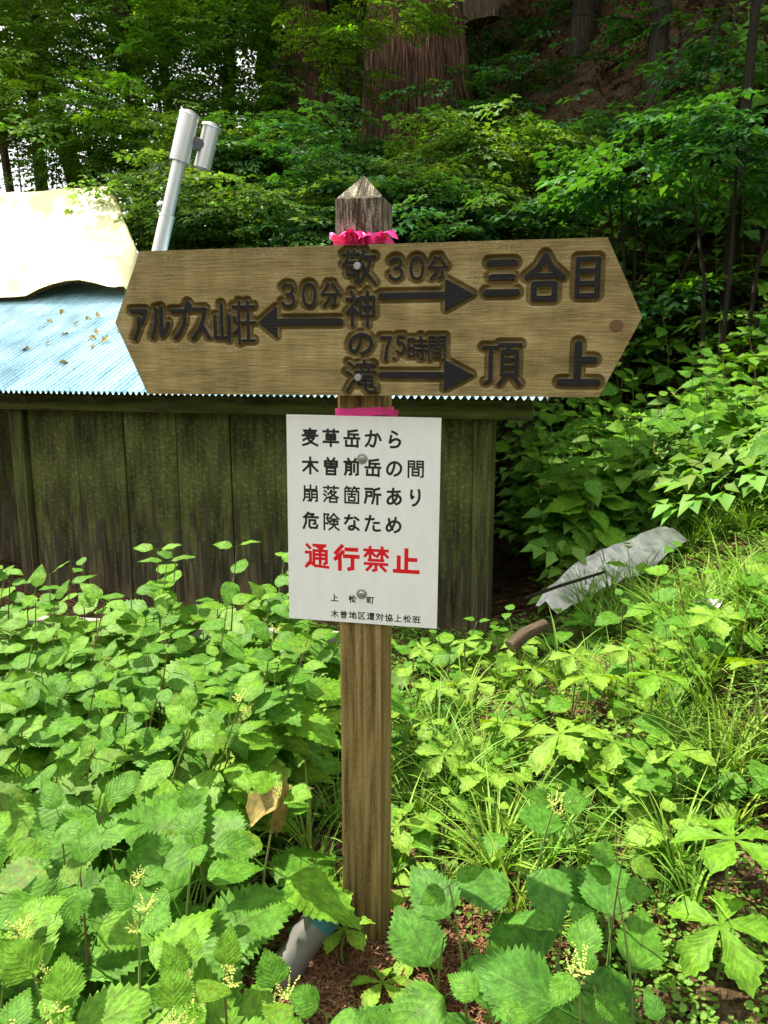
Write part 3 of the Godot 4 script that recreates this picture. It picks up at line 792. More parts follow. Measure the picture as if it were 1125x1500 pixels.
func shed() -> void:
	var o := base("shed", Vector3(0.56, 0.0, -4.02), deg_to_rad(-18))
	tag(o, "weathered plank shed with a blue corrugated roof behind the signpost", "shed")
	rng.seed = 5
	# front boards, right to left
	var x := -0.10
	var i := 0
	while i < 8:
		var w := 0.349 + rng.randf_range(-0.012, 0.012)
		var st := MB.new()
		var z := rng.randf_range(-0.004, 0.006)
		st.box(Vector3(x - w, -0.12, -0.024 + z), Vector3(x - 0.004, 1.255, z), 0.003)
		part(o, "plank", st.mesh(), M["plank%d" % (i % 3)])
		x -= w
		i += 1
	for k in 8:  # boards added to close the dark open gap at the left end
		var gap_fill := MB.new()
		gap_fill.box(Vector3(x - 0.33 - k * 0.34, -0.12, -0.68), Vector3(x + 0.006 - k * 0.34, 1.55, -0.655), 0.003)
		part(o, "plank", gap_fill.mesh(), M["plank%d" % (k % 3)])
	for px in [0.0, x - 0.012]:
		var st := MB.new()
		st.box(Vector3(px - 0.1, -0.15, -0.07), Vector3(px, 1.25, 0.034), 0.005)
		part(o, "corner_post", st.mesh(), M.plank1)
	var st := MB.new()
	st.box(Vector3(x - 0.9, 1.17, 0.036), Vector3(0.2, 1.268, 0.085), 0.004)
	part(o, "eave_beam", st.mesh(), M.fascia)
	for k in 8:
		st = MB.new()
		var rx := 0.1 - k * 0.48
		st.tube([Vector3(rx, 1.245, 0.18), Vector3(rx, 2.02, -1.5)], [0.028, 0.028], 6)
		part(o, "rafter", st.mesh(), M.plank2)
	for k in 10:
		st = MB.new()
		st.box(Vector3(-0.526, -0.12, -0.36 - k * 0.285), Vector3(-0.5, 1.25, -0.08 - k * 0.285), 0.003)
		part(o, "side_plank", st.mesh(), M["plank%d" % (k % 3)])
	st = MB.new()
	st.box(Vector3(x - 0.1, -0.1, -2.95), Vector3(-0.5, 2.0, -2.92))
	part(o, "back_wall", st.mesh(), M.plank2)
	st = MB.new()
	st.box(Vector3(x - 0.12, -0.12, -2.9), Vector3(x - 0.09, 1.25, -0.9))
	part(o, "left_wall", st.mesh(), M.plank2)
	# lower roof, slope of 25 degrees
	var rows := []
	for k in 9:
		var f := k / 8.0
		rows.append(Vector2(1.285 + 0.815 * f, 0.24 - 1.75 * f))
	part(o, "roof_sheet", corrugated(-7.4, 0.29, rows), M.roof)
	# upper roof: its front edge lifts off the lower sheet
	rows = []
	for k in 9:
		var f := k / 8.0
		rows.append(Vector2(1.935 + 1.0 * f, -1.10 - 1.1 * f))
	part(o, "upper_roof_sheet", corrugated(-7.4, -2.95, rows, 0.05, 0.007, true, 0.95), M.dark_steel)  # dark steel tone also paints in the shade under the lifted edge
	# tarp laid over the upper roof, its end hanging over the edge in folds
	st = MB.new()
	var prev := []
	for a in 29:
		var cur := []
		var f := a / 28.0
		var edge := -2.9 - 0.55 * minf(f, 0.4) - 1.1 * maxf(0.0, f - 0.4)
		for b in 45:
			var g := b / 44.0
			var h := clampf((g - 0.8) / 0.2, 0.0, 1.0)
			var p := Vector3(lerpf(-7.4, edge - 0.12, minf(g / 0.8, 1.0)), 1.945 + 1.02 * f, -1.05 - 1.1 * f)
			p += Vector3(0, 0.74, 0.67) * (0.006 * bump.get_noise_2d(g * 500.0, f * 300.0) + 0.022 * pow(1.0 - absf(sin(f * 3.0 + g * 11.0)), 4.0) + 0.016 * pow(1.0 - absf(sin(f * 9.0 - g * 14.0 + 1.0)), 5.0))
			if lifted_at(p.x) > 0.0 and f < 0.3: p.y += lifted_at(p.x) * (1.0 - f / 0.3)
			if h > 0.0:
				p += Vector3(0.12 * minf(h * 2.5, 1.0) + (0.03 + 0.03 * absf(sin(f * 9.0))) * h, -0.34 * maxf(0.0, h - 0.3) - 0.03 * absf(sin(f * 15.0)) * h, -0.05 * h + 0.08 * absf(sin(f * 8.0)) * maxf(0.0, h - 0.3))
			cur.append(st.p(p, Vector2(g * 2.0, f)))
		if a > 0:
			for b in 44: st.quad(prev[b], cur[b], cur[b + 1], prev[b + 1])
		prev = cur
	var tp := part(self, "tarp", st.mesh(), M.tarp, o.transform)
	tag(tp, "sunlit pale yellow tarp draped over the upper shed roof", "tarp")
	# stove pipe with an H-shaped cowl
	var pipe := Node3D.new()
	pipe.name = "chimney"
	o.add_child(pipe)
	var inv := o.transform.affine_inverse()
	var foot := at(222, 420, 5.75)
	var neck := at(262, 238, 5.75)
	var up := (neck - foot).normalized()
	var across := Vector3(0.8, -0.25, -0.55).normalized()
	across = (across - up * across.dot(up)).normalized()
	foot -= up * 0.35
	st = MB.new()
	st.tube([inv * foot, inv * (neck - up * 0.36)], [0.051, 0.051], 16)
	st.tube([inv * (neck - up * 0.362), inv * (neck + up * 0.22)], [0.044, 0.044], 16)
	part(pipe, "flue", st.mesh(), M.steel)
	st = MB.new()
	st.tube([inv * (neck - up * 0.37), inv * (neck - up * 0.355)], [0.055, 0.055], 16)
	part(pipe, "joint_ring", st.mesh(), M.steel)
	var cross := neck + up * 0.16
	st = MB.new()
	st.tube([inv * (cross - across * 0.02), inv * (cross + across * 0.17)], [0.045, 0.045], 12)
	part(pipe, "cross_tube", st.mesh(), M.dark_steel)
	for s in [0, 1]:
		var c: Vector3 = cross + across * (0.165 * s) + up * 0.0
		var a := 0.155 if s == 0 else 0.14
		st = MB.new()
		st.tube([inv * (c - up * a), inv * (c + up * a)], [0.066 if s == 0 else 0.058, 0.066 if s == 0 else 0.058], 18, false)
		part(pipe, "cowl", st.mesh(), M.steel)
		st = MB.new()
		st.tube([inv * (c + up * (a - 0.004)), inv * (c + up * (a + 0.01)), inv * (c + up * (a + 0.03))], [0.069, 0.067, 0.02], 18)
		part(pipe, "cap", st.mesh(), M.steel)
	# dead leaves lying on the blue roof
	rng.seed = 19
	for s in [[20, 500], [38, 487], [60, 520], [35, 530], [92, 497], [108, 499], [68, 508], [104, 523], [118, 520], [118, 532], [132, 530], [147, 515], [76, 551], [16, 535], [154, 478]]:
		var f := clampf((575.0 - s[1]) / 135.0, 0.05, 0.9)
		var rp := Vector3(lerpf(-2.91, -1.84, s[0] / 230.0) - 0.9 * f, 1.285 + 0.815 * f + 0.016, 0.24 - 1.75 * f)
		var l := part(self, "fallen_leaf", SH.dead_leaf[rng.randi() % 2], M.dead, o.transform * Transform3D(Basis(Vector3(1, 0, 0), 0.42) * Basis(Vector3(0, 1, 0), rng.randf() * TAU).scaled(Vector3.ONE * rng.randf_range(0.045, 0.075)), rp))
		tag(l, "small dry brown leaf lying on the blue corrugated roof", "leaf", "dry leaves on the blue roof")

func fence() -> void:
	var o := base("low_fence", Vector3(-0.18, 0.0, -3.12), deg_to_rad(-9))
	tag(o, "low grey weathered wooden rail running before the shed wall", "fence")
	var st := MB.new()
	st.box(Vector3(-2.6, 0.30, -0.03), Vector3(0.16, 0.345, 0.03), 0.006)
	part(o, "top_rail", st.mesh(), M.rail)
	st = MB.new()
	st.box(Vector3(-2.6, 0.03, -0.025), Vector3(0.16, 0.075, 0.025), 0.006)
	part(o, "bottom_rail", st.mesh(), M.rail)
	for k in 7:
		st = MB.new()
		var x := 0.08 - k * 0.42
		st.box(Vector3(x - 0.022, -0.15, -0.022), Vector3(x + 0.022, 0.30, 0.022), 0.004)
		part(o, "picket", st.mesh(), M.rail)

# ------------------------------------------------------------------ leaves and plants
# toothed leaf along +z with its stalk from the origin; fold lifts the halves, droop bends it down
func leaf_mesh(stalk: float, width: float, teeth: int, fold: float, droop: float, sd: int, belly := 0.62) -> ArrayMesh:
	var st := MB.new()
	var r := RandomNumberGenerator.new()
	r.seed = sd
	var rows := teeth * 2 + 2
	var prev := []
	var twist := r.randf_range(-0.12, 0.12)
	var wave := r.randf_range(0.0, TAU)
	for j in rows + 1:
		var t := float(j) / rows
		var wd := width * pow(maxf(sin(PI * pow(t, belly)), 0.0), 0.85) * (1.0 - 0.25 * smoothstep(0.6, 1.0, t))
		var tooth := 1.0
		var fwd := 0.0
		if j > 0 and j < rows:
			tooth = 1.07 if j % 2 == 1 else 0.90
			fwd = 0.028 if j % 2 == 1 else 0.0
			tooth *= r.randf_range(0.96, 1.04)
		var cur := []
		for k in 5:
			var s := (k - 2) / 2.0
			var xx := s * wd * (tooth if absf(s) > 0.9 else 1.0)
			var zz := t + (fwd if absf(s) > 0.9 else 0.0)
			var yy := absf(xx) * fold - droop * t * t + xx * twist + 0.018 * sin(t * 13.0 + wave + absf(s) * 2.0) * absf(s) - 0.05 * s * s * wd / width
			cur.append(st.p(Vector3(xx, yy, stalk + zz), Vector2(s * 0.5 + 0.5, t)))
		if j > 0:
			for k in 4: st.quad(prev[k], cur[k], cur[k + 1], prev[k + 1])
		prev = cur
	if stalk > 0.0:
		st.tube([Vector3.ZERO, Vector3(0, 0.03, stalk * 0.5), Vector3(0, 0, stalk + 0.03)], [0.014, 0.012, 0.009], 4, false)
	return st.mesh()

# leaflet of a palmate leaf: wedge with a jagged, lobed end
func leaflet_mesh(sd: int) -> ArrayMesh:
	var st := MB.new()
	var r := RandomNumberGenerator.new()
	r.seed = sd
	var prof := [[0.0, 0.02], [0.15, 0.07], [0.32, 0.15], [0.48, 0.22], [0.56, 0.29], [0.60, 0.24], [0.68, 0.30], [0.77, 0.27], [0.79, 0.19], [0.88, 0.17], [0.90, 0.09], [1.0, 0.0]]
	var prev := []
	var dr := r.randf_range(0.15, 0.4)
	for q in prof:
		var cur := []
		for k in 5:
			var s := (k - 2) / 2.0
			var x: float = s * q[1] * r.randf_range(0.92, 1.08)
			cur.append(st.p(Vector3(x, absf(x) * 0.35 - dr * q[0] * q[0] + 0.012 * sin(q[0] * 20.0), q[0] + absf(s) * 0.03 * q[1] / 0.3), Vector2(s * 0.5 + 0.5, q[0])))
		if prev:
			for k in 4: st.quad(prev[k], cur[k], cur[k + 1], prev[k + 1])
		prev = cur
	return st.mesh()

# leafy twig of length 1 along +z
func spray_mesh(sd: int, leaf_len: float, leaf_w: float, sides: int, per: int, droop: float, lift := 0.15) -> ArrayMesh:
	var st := MB.new()
	var r := RandomNumberGenerator.new()
	r.seed = sd
	var bark := Color(0.05, 0.035, 0.02)
	var path := []
	for k in 5: path.append(Vector3(0.03 * sin(k * 1.7 + sd), -droop * pow(k / 4.0, 2.0), k / 4.0))
	st.col = bark
	st.tube(path, [0.008, 0.007, 0.006, 0.004, 0.002], 3, false)
	var put_leaf := func(a: Vector3, dir: Vector3, l: float):
		var d := dir.normalized()
		var s := d.cross(Vector3.UP).normalized()
		s = s.rotated(d, r.randf_range(-0.5, 0.5))
		var u := s.cross(d)
		var tone := r.randf_range(0.72, 1.2)
		st.col = Color(0.95 * tone * r.randf_range(0.85, 1.2), tone, 0.9 * tone)
		var w := l * leaf_w
		var i := st.p(a)
		st.p(a + d * l * 0.42 - s * w + u * w * 0.35); st.p(a + d * l * 0.5 - u * l * 0.03); st.p(a + d * l * 0.42 + s * w + u * w * 0.35); st.p(a + d * l - u * l * 0.16)
		st.tri(i, i + 1, i + 2); st.tri(i, i + 2, i + 3); st.tri(i + 1, i + 4, i + 2); st.tri(i + 2, i + 4, i + 3)
	for b in sides:
		var f := (b + 0.6) / sides
		var o := Vector3(0.03 * sin(f * 6.8 + sd), -droop * f * f, f)
		var sgn := 1.0 if b % 2 == 0 else -1.0
		var ln := 0.42 * (1.15 - f * 0.75) * r.randf_range(0.75, 1.2)
		var dir := Vector3(sgn, r.randf_range(-0.1, lift), 0.75).normalized()
		var e := o + dir * ln - Vector3(0, droop * 0.35 * ln, 0)
		st.col = bark
		st.tube([o, e], [0.005, 0.002], 3, false)
		for k in per:
			var g := (k + 0.7) / per
			var side := dir.cross(Vector3.UP) * (1.0 if k % 2 == 0 else -1.0)
			put_leaf.call(o.lerp(e, g), dir * 0.7 + side * 0.8 + Vector3(0, r.randf_range(-0.35, 0.2), 0), leaf_len * r.randf_range(0.7, 1.2))
		put_leaf.call(e, dir + Vector3(0, -0.2, 0), leaf_len * r.randf_range(0.8, 1.2))
	put_leaf.call(path[4], Vector3(0, -0.3, 1), leaf_len * 1.1)
	return st.mesh(true)

func blade_tuft(sd: int, blades: int, hgt: float, spread: float, wid: float) -> ArrayMesh:
	var st := MB.new()
	var r := RandomNumberGenerator.new()
	r.seed = sd
	for b in blades:
		var a := r.randf() * TAU
		var d := Vector3(cos(a), 0, sin(a))
		var s := Vector3(-d.z, 0, d.x)
		var l := hgt * r.randf_range(0.55, 1.15)
		var out := spread * r.randf_range(0.35, 1.2)
		var o := d * r.randf() * 0.035
		var tone := r.randf_range(0.7, 1.25)
		st.col = Color(tone * r.randf_range(0.85, 1.2), tone, tone * 0.8)
		var prev := []
		for k in 6:
			var f := k / 5.0
			var p := o + d * out * f * f + Vector3(0, l * (f - 0.42 * f * f * (out / spread)), 0)
			var ww := wid * (1.0 - f * f) * 0.5 + 0.0004
			var cur := [st.p(p - s * ww), st.p(p + Vector3(0, -ww * 0.5, 0)), st.p(p + s * ww)]
			if k > 0:
				st.quad(prev[0], cur[0], cur[1], prev[1]); st.quad(prev[1], cur[1], cur[2], prev[2])
			prev = cur
	return st.mesh(true)

# low cluster of small round leaves
func clover(sd: int) -> ArrayMesh:
	var st := MB.new()
	var r := RandomNumberGenerator.new()
	r.seed = sd
	for b in 16:
		var c := Vector3(r.randf_range(-0.06, 0.06), r.randf_range(0.012, 0.05), r.randf_range(-0.06, 0.06))
		var rad := r.randf_range(0.006, 0.011)
		var tone := r.randf_range(0.75, 1.25)
		st.col = Color(tone * r.randf_range(0.85, 1.15), tone, tone * 0.9)
		var tilt := Basis.from_euler(Vector3(r.randf_range(-0.5, 0.5), 0, r.randf_range(-0.5, 0.5)))
		var m := st.p(c + tilt * Vector3(0, -0.003, 0))
		var first := m + 1
		for k in 7:
			var t := TAU * k / 7.0
			st.p(c + tilt * Vector3(cos(t) * rad, 0.0, sin(t) * rad * (0.8 + 0.25 * cos(t))))
		for k in 7: st.tri(m, first + k, first + (k + 1) % 7)
	return st.mesh(true)

# brown shed conifer sprig
func sprig(sd: int) -> ArrayMesh:
	var st := MB.new()
	var r := RandomNumberGenerator.new()
	r.seed = sd
	for b in 5:
		var a := r.randf() * TAU
		var o := Vector3(r.randf_range(-0.03, 0.03), 0.004, r.randf_range(-0.03, 0.03))
		var d := Vector3(cos(a), r.randf_range(-0.05, 0.25), sin(a))
		var tone := r.randf_range(0.6, 1.3)
		st.col = Color(tone, tone * r.randf_range(0.85, 1.05), tone * 0.9)
		var l := r.randf_range(0.03, 0.075)
		st.tube([o, o + d * l * 0.5 + Vector3(0, 0.006, 0), o + d * l], [0.0022, 0.002, 0.0008], 3, false)
		for k in 6:
			var p := o + d * l * (k + 1) / 7.0 + Vector3(0, 0.004, 0)
			var s := d.cross(Vector3.UP) * (0.012 if k % 2 == 0 else -0.012) + d * 0.008
			var i := st.p(p); st.p(p + s + Vector3(0, 0.002, 0)); st.p(p + d * 0.004)
			st.tri(i, i + 1, i + 2)
	return st.mesh(true)

func make_shapes() -> void:
	SH.nettle = []
	for k in 12: SH.nettle.append(leaf_mesh(0.3, 0.34 + 0.035 * (k % 5), 11 + k % 4, 0.12 + 0.07 * (k % 3), 0.08 + 0.11 * (k % 4), 100 + k, 0.55 + 0.05 * (k % 4)))
	SH.narrow = []
	for k in 5: SH.narrow.append(leaf_mesh(0.22, 0.27 + 0.03 * (k % 3), 11, 0.2, 0.12 + 0.12 * (k % 4), 120 + k, 0.7))
	SH.far_nettle = []
	for k in 4: SH.far_nettle.append(leaf_mesh(0.25, 0.36 + 0.03 * k, 6, 0.2, 0.2 + 0.07 * k, 140 + k))
	SH.leaflet = []
	for k in 4: SH.leaflet.append(leaflet_mesh(160 + k))
	SH.dead_leaf = [leaf_mesh(0.1, 0.3, 5, 0.9, 0.5, 170), leaf_mesh(0.1, 0.26, 5, 0.7, -0.4, 171)]
	SH.broad = [spray_mesh(1, 0.15, 0.30, 9, 4, 0.22), spray_mesh(2, 0.17, 0.28, 8, 4, 0.3), spray_mesh(3, 0.13, 0.32, 10, 5, 0.15)]
	SH.large = [spray_mesh(7, 0.24, 0.32, 6, 3, 0.2), spray_mesh(8, 0.26, 0.30, 6, 2, 0.3)]
	SH.fine = [spray_mesh(4, 0.085, 0.24, 14, 7, 0.28), spray_mesh(5, 0.075, 0.26, 15, 7, 0.35)]
	SH.tuft = [blade_tuft(1, 16, 0.26, 0.2, 0.007), blade_tuft(2, 12, 0.34, 0.28, 0.008), blade_tuft(3, 20, 0.2, 0.12, 0.005)]
	SH.clover = [clover(1), clover(2)]
	SH.sprig = [sprig(1), sprig(2)]
	# flower cluster: beaded side branches
	var st := MB.new()
	rng.seed = 61
	for k in 9:
		var a := rng.randf() * TAU
		var tip := Vector3(cos(a), rng.randf_range(0.5, 1.6), sin(a)) * rng.randf_range(0.5, 1.0)
		for b in 9:
			var c := tip * (b + 1) / 9.0 + Vector3(rng.randf_range(-0.05, 0.05), rng.randf_range(-0.05, 0.05), rng.randf_range(-0.05, 0.05))
			var s := rng.randf_range(0.05, 0.085)
			var q := [c + Vector3(s, 0, 0), c + Vector3(0, 0, s), c - Vector3(s, 0, 0), c - Vector3(0, 0, s)]
			for e in 4:
				st.face3(q[e], c + Vector3(0, s, 0), q[(e + 1) % 4]); st.face3(q[e], q[(e + 1) % 4], c - Vector3(0, s, 0))
	SH.flower = st.mesh()

# an upright nettle: stem, opposite toothed leaves on stalks, each its own part
func nettle(where: Vector3, hgt: float, size: float, pairs: int, label: String, group: String, tones: Array, far := false, flower := false, lean := Vector2.ZERO, face := 0.2, low := 0.38) -> Node3D:
	var o := base("nettle", where, rng.randf() * TAU)
	var bloom := flower and not label.contains("flower")
	tag(o, label.replace("nettle ", "nettle in flower ") if bloom else label, "nettle", group)
	var bend := Vector3(lean.x, 0, lean.y).rotated(Vector3.UP, -o.rotation.y) + Vector3(rng.randf_range(-0.06, 0.06), 0, rng.randf_range(-0.06, 0.06))
	var st := MB.new()
	var path := []
	var rad := []
	for k in 6:
		var f := k / 5.0
		path.append(bend * f * f + Vector3(0, -0.03 + (hgt + 0.03) * f, 0))
		rad.append(lerpf(0.0045, 0.0018, f))
	st.tube(path, rad, 5, false)
	part(o, "stem", st.mesh(), M.stem if rng.randf() < 0.7 else M.red_stem)
	var shapes: Array = SH.far_nettle if far else SH.narrow if group == "nettles along the rail" else SH.nettle
	for k in pairs:
		var f := lerpf(low, 1.0, float(k) / maxf(1.0, pairs - 1))
		var p := bend * f * f + Vector3(0, hgt * f, 0)
		var l := size * (1.0 - 0.62 * smoothstep(0.55, 1.0, f)) * rng.randf_range(0.85, 1.12)
		var tone: Material = tones[rng.randi() % tones.size()]
		for s in 2:
			var a := PI * s + k * PI / 2 + rng.randf_range(-0.25, 0.25)
			var b := Basis(Vector3.UP, a) * Basis(Vector3.RIGHT, rng.randf_range(-0.28, 0.22) - 0.35 * smoothstep(0.85, 1.0, f)) * Basis(Vector3(0, 0, 1), rng.randf_range(-0.25, 0.25))
			var own: Material = M.leaf_worn if rng.randf() < 0.09 else tone
			b = Basis(Vector3.RIGHT.rotated(Vector3.UP, -o.rotation.y), face * rng.randf_range(0.5, 1.5)) * b
			part(o, "leaf", shapes[rng.randi() % shapes.size()], own, Transform3D(b.scaled_local(Vector3.ONE * l), p))
	if flower:
		for s in 2:
			part(o, "flower_cluster", SH.flower, M.flower, Transform3D(Basis().scaled(Vector3.ONE * rng.randf_range(0.022, 0.032)), bend + Vector3(rng.randf_range(-0.02, 0.02), hgt * (1.0 - 0.06 * s), rng.randf_range(-0.02, 0.02))))
	return o

# palmate plant: one stalk, five jagged leaflets
func palmate(where: Vector3, hgt: float, size: float, tone: Material, label: String, group: String, tilt := Vector2.ZERO, n := 5) -> void:
	var o := base("palmate_plant", where, rng.randf() * TAU)
	tag(o, label, "plant", group)
	var st := MB.new()
	st.tube([Vector3(0, -0.03, 0), Vector3(0.01, hgt * 0.5, 0.005), Vector3(0, hgt, 0)], [0.004, 0.0035, 0.003], 5, false)
	part(o, "stalk", st.mesh(), M.stem)
	var head := Basis.from_euler(Vector3(tilt.x, 0, tilt.y))
	for k in n:
		var a := TAU * k / n + rng.randf_range(-0.15, 0.15)
		var b := head * Basis(Vector3.UP, a) * Basis(Vector3.RIGHT, rng.randf_range(-0.15, 0.15))
		part(o, "leaflet", SH.leaflet[rng.randi() % 4], tone, Transform3D(b.scaled_local(Vector3.ONE * size * rng.randf_range(0.85, 1.1)), Vector3(0, hgt, 0)))

# sprays of leaves gathered in clumps inside an ellipsoid
func clump_points(c: Vector3, r: Vector3, clumps: int, per: int, tight: float) -> Array:
	var out := []
	for k in clumps:
		var d := Vector3(rng.randfn(), rng.randfn(), rng.randfn()).normalized() * pow(rng.randf(), 0.45)
		var cc := c + d * r
		for i in per:
			out.append([cc + Vector3(rng.randfn(), rng.randfn() * 0.55, rng.randfn()) * tight, d])
	return out

func foliage(parent: Node3D, called: String, pts: Array, shapes: Array, size: float, tint: Color, vary: float) -> void:
	var inv := parent.transform.affine_inverse()
	var where := []
	var tints := []
	for k in shapes.size():
		where.append([]); tints.append([])
	for q in pts:
		var d: Vector3 = q[1]
		var yaw := atan2(d.x, d.z) + rng.randf_range(-1.3, 1.3)
		var b := Basis(Vector3.UP, yaw) * Basis(Vector3.RIGHT, rng.randf_range(-0.25, 0.35)) * Basis(Vector3(0, 0, 1), rng.randf_range(-0.35, 0.35))
		var k := rng.randi() % shapes.size()
		where[k].append(inv * Transform3D(b.scaled_local(Vector3.ONE * size * rng.randf_range(0.65, 1.3)), q[0]))
		var t := rng.randf_range(1.0 - vary, 1.0 + vary)
		tints[k].append(Color(tint.r * t * rng.randf_range(0.85, 1.2), tint.g * t, tint.b * t))
	for k in shapes.size():
		if where[k].size(): copies(parent, called, shapes[k], M.foliage, where[k], tints[k]).set_meta("kind", "stuff")

# tree: tapered, leaning trunk with limbs, and a crown of sprays
func tree(called: String, label: String, foot: Vector3, lean: Vector2, hgt: float, rad: float, bark: Material, crown: Vector3, cr: Vector3, clumps: int, per: int, shapes: Array, size: float, tint: Color, group: String, tight := 0.5, limbs := 6) -> void:
	foot.y = ground_y(foot.x, foot.z) - 0.15
	var o := base(called, foot)
	tag(o, label, "tree", group)
	var st := MB.new()
	var path := []
	var rr := []
	var n := 12
	for k in n + 1:
		var f := float(k) / n
		path.append(Vector3(lean.x * f + 0.05 * sin(f * 7.0 + foot.x) * rad * 4.0 * f, hgt * f, lean.y * f))
		rr.append(rad * (1.0 - 0.8 * f) * (1.0 + 0.55 * exp(-f * hgt / (rad * 3.0 + 0.2))))
	st.tube(path, rr, 90 if rad > 0.25 else 8, true, 0.12 if rad > 0.25 else 0.04, 1.5)
	part(o, "trunk", st.mesh(), bark)
	for k in limbs:
		var f := rng.randf_range(0.35, 0.9)
		var a: Vector3 = path[int(f * n)]
		var e := crown - foot + Vector3(rng.randfn(), rng.randfn() * 0.6, rng.randfn()) * cr * 0.55
		st = MB.new()
		st.tube([a, a.lerp(e, 0.5) + Vector3(0, 0.06 * hgt * rng.randf(), 0), e], [rad * 0.3 * (1.1 - f), rad * 0.16, rad * 0.04], 6, false)
		part(o, "limb", st.mesh(), bark)
	foliage(o, "crown", clump_points(crown, cr, clumps, per, tight), shapes, size, tint, 0.3)

func shrub(label: String, c: Vector3, r: Vector3, clumps: int, per: int, shapes: Array, size: float, tint: Color, group: String, tight := 0.25) -> void:
	var g := Vector3(c.x, ground_y(c.x, c.z), c.z)
	var o := base("shrub", g)
	tag(o, label, "shrub", group)
	for k in 4:
		var st := MB.new()
		var e := c - g + Vector3(rng.randfn(), rng.randfn() * 0.5, rng.randfn()) * r * 0.6
		st.tube([Vector3(rng.randf_range(-0.1, 0.1), -0.1, rng.randf_range(-0.1, 0.1)), e * 0.5 + Vector3(0, 0.1, 0), e], [0.022, 0.015, 0.004], 5, false)
		part(o, "stem", st.mesh(), M.bark_grey)
	foliage(o, "foliage", clump_points(c, r, clumps, per, tight), shapes, size, tint, 0.3)

func on_ground(x: float, z: float) -> Vector3:
	return Vector3(x, ground_y(x, z), z)

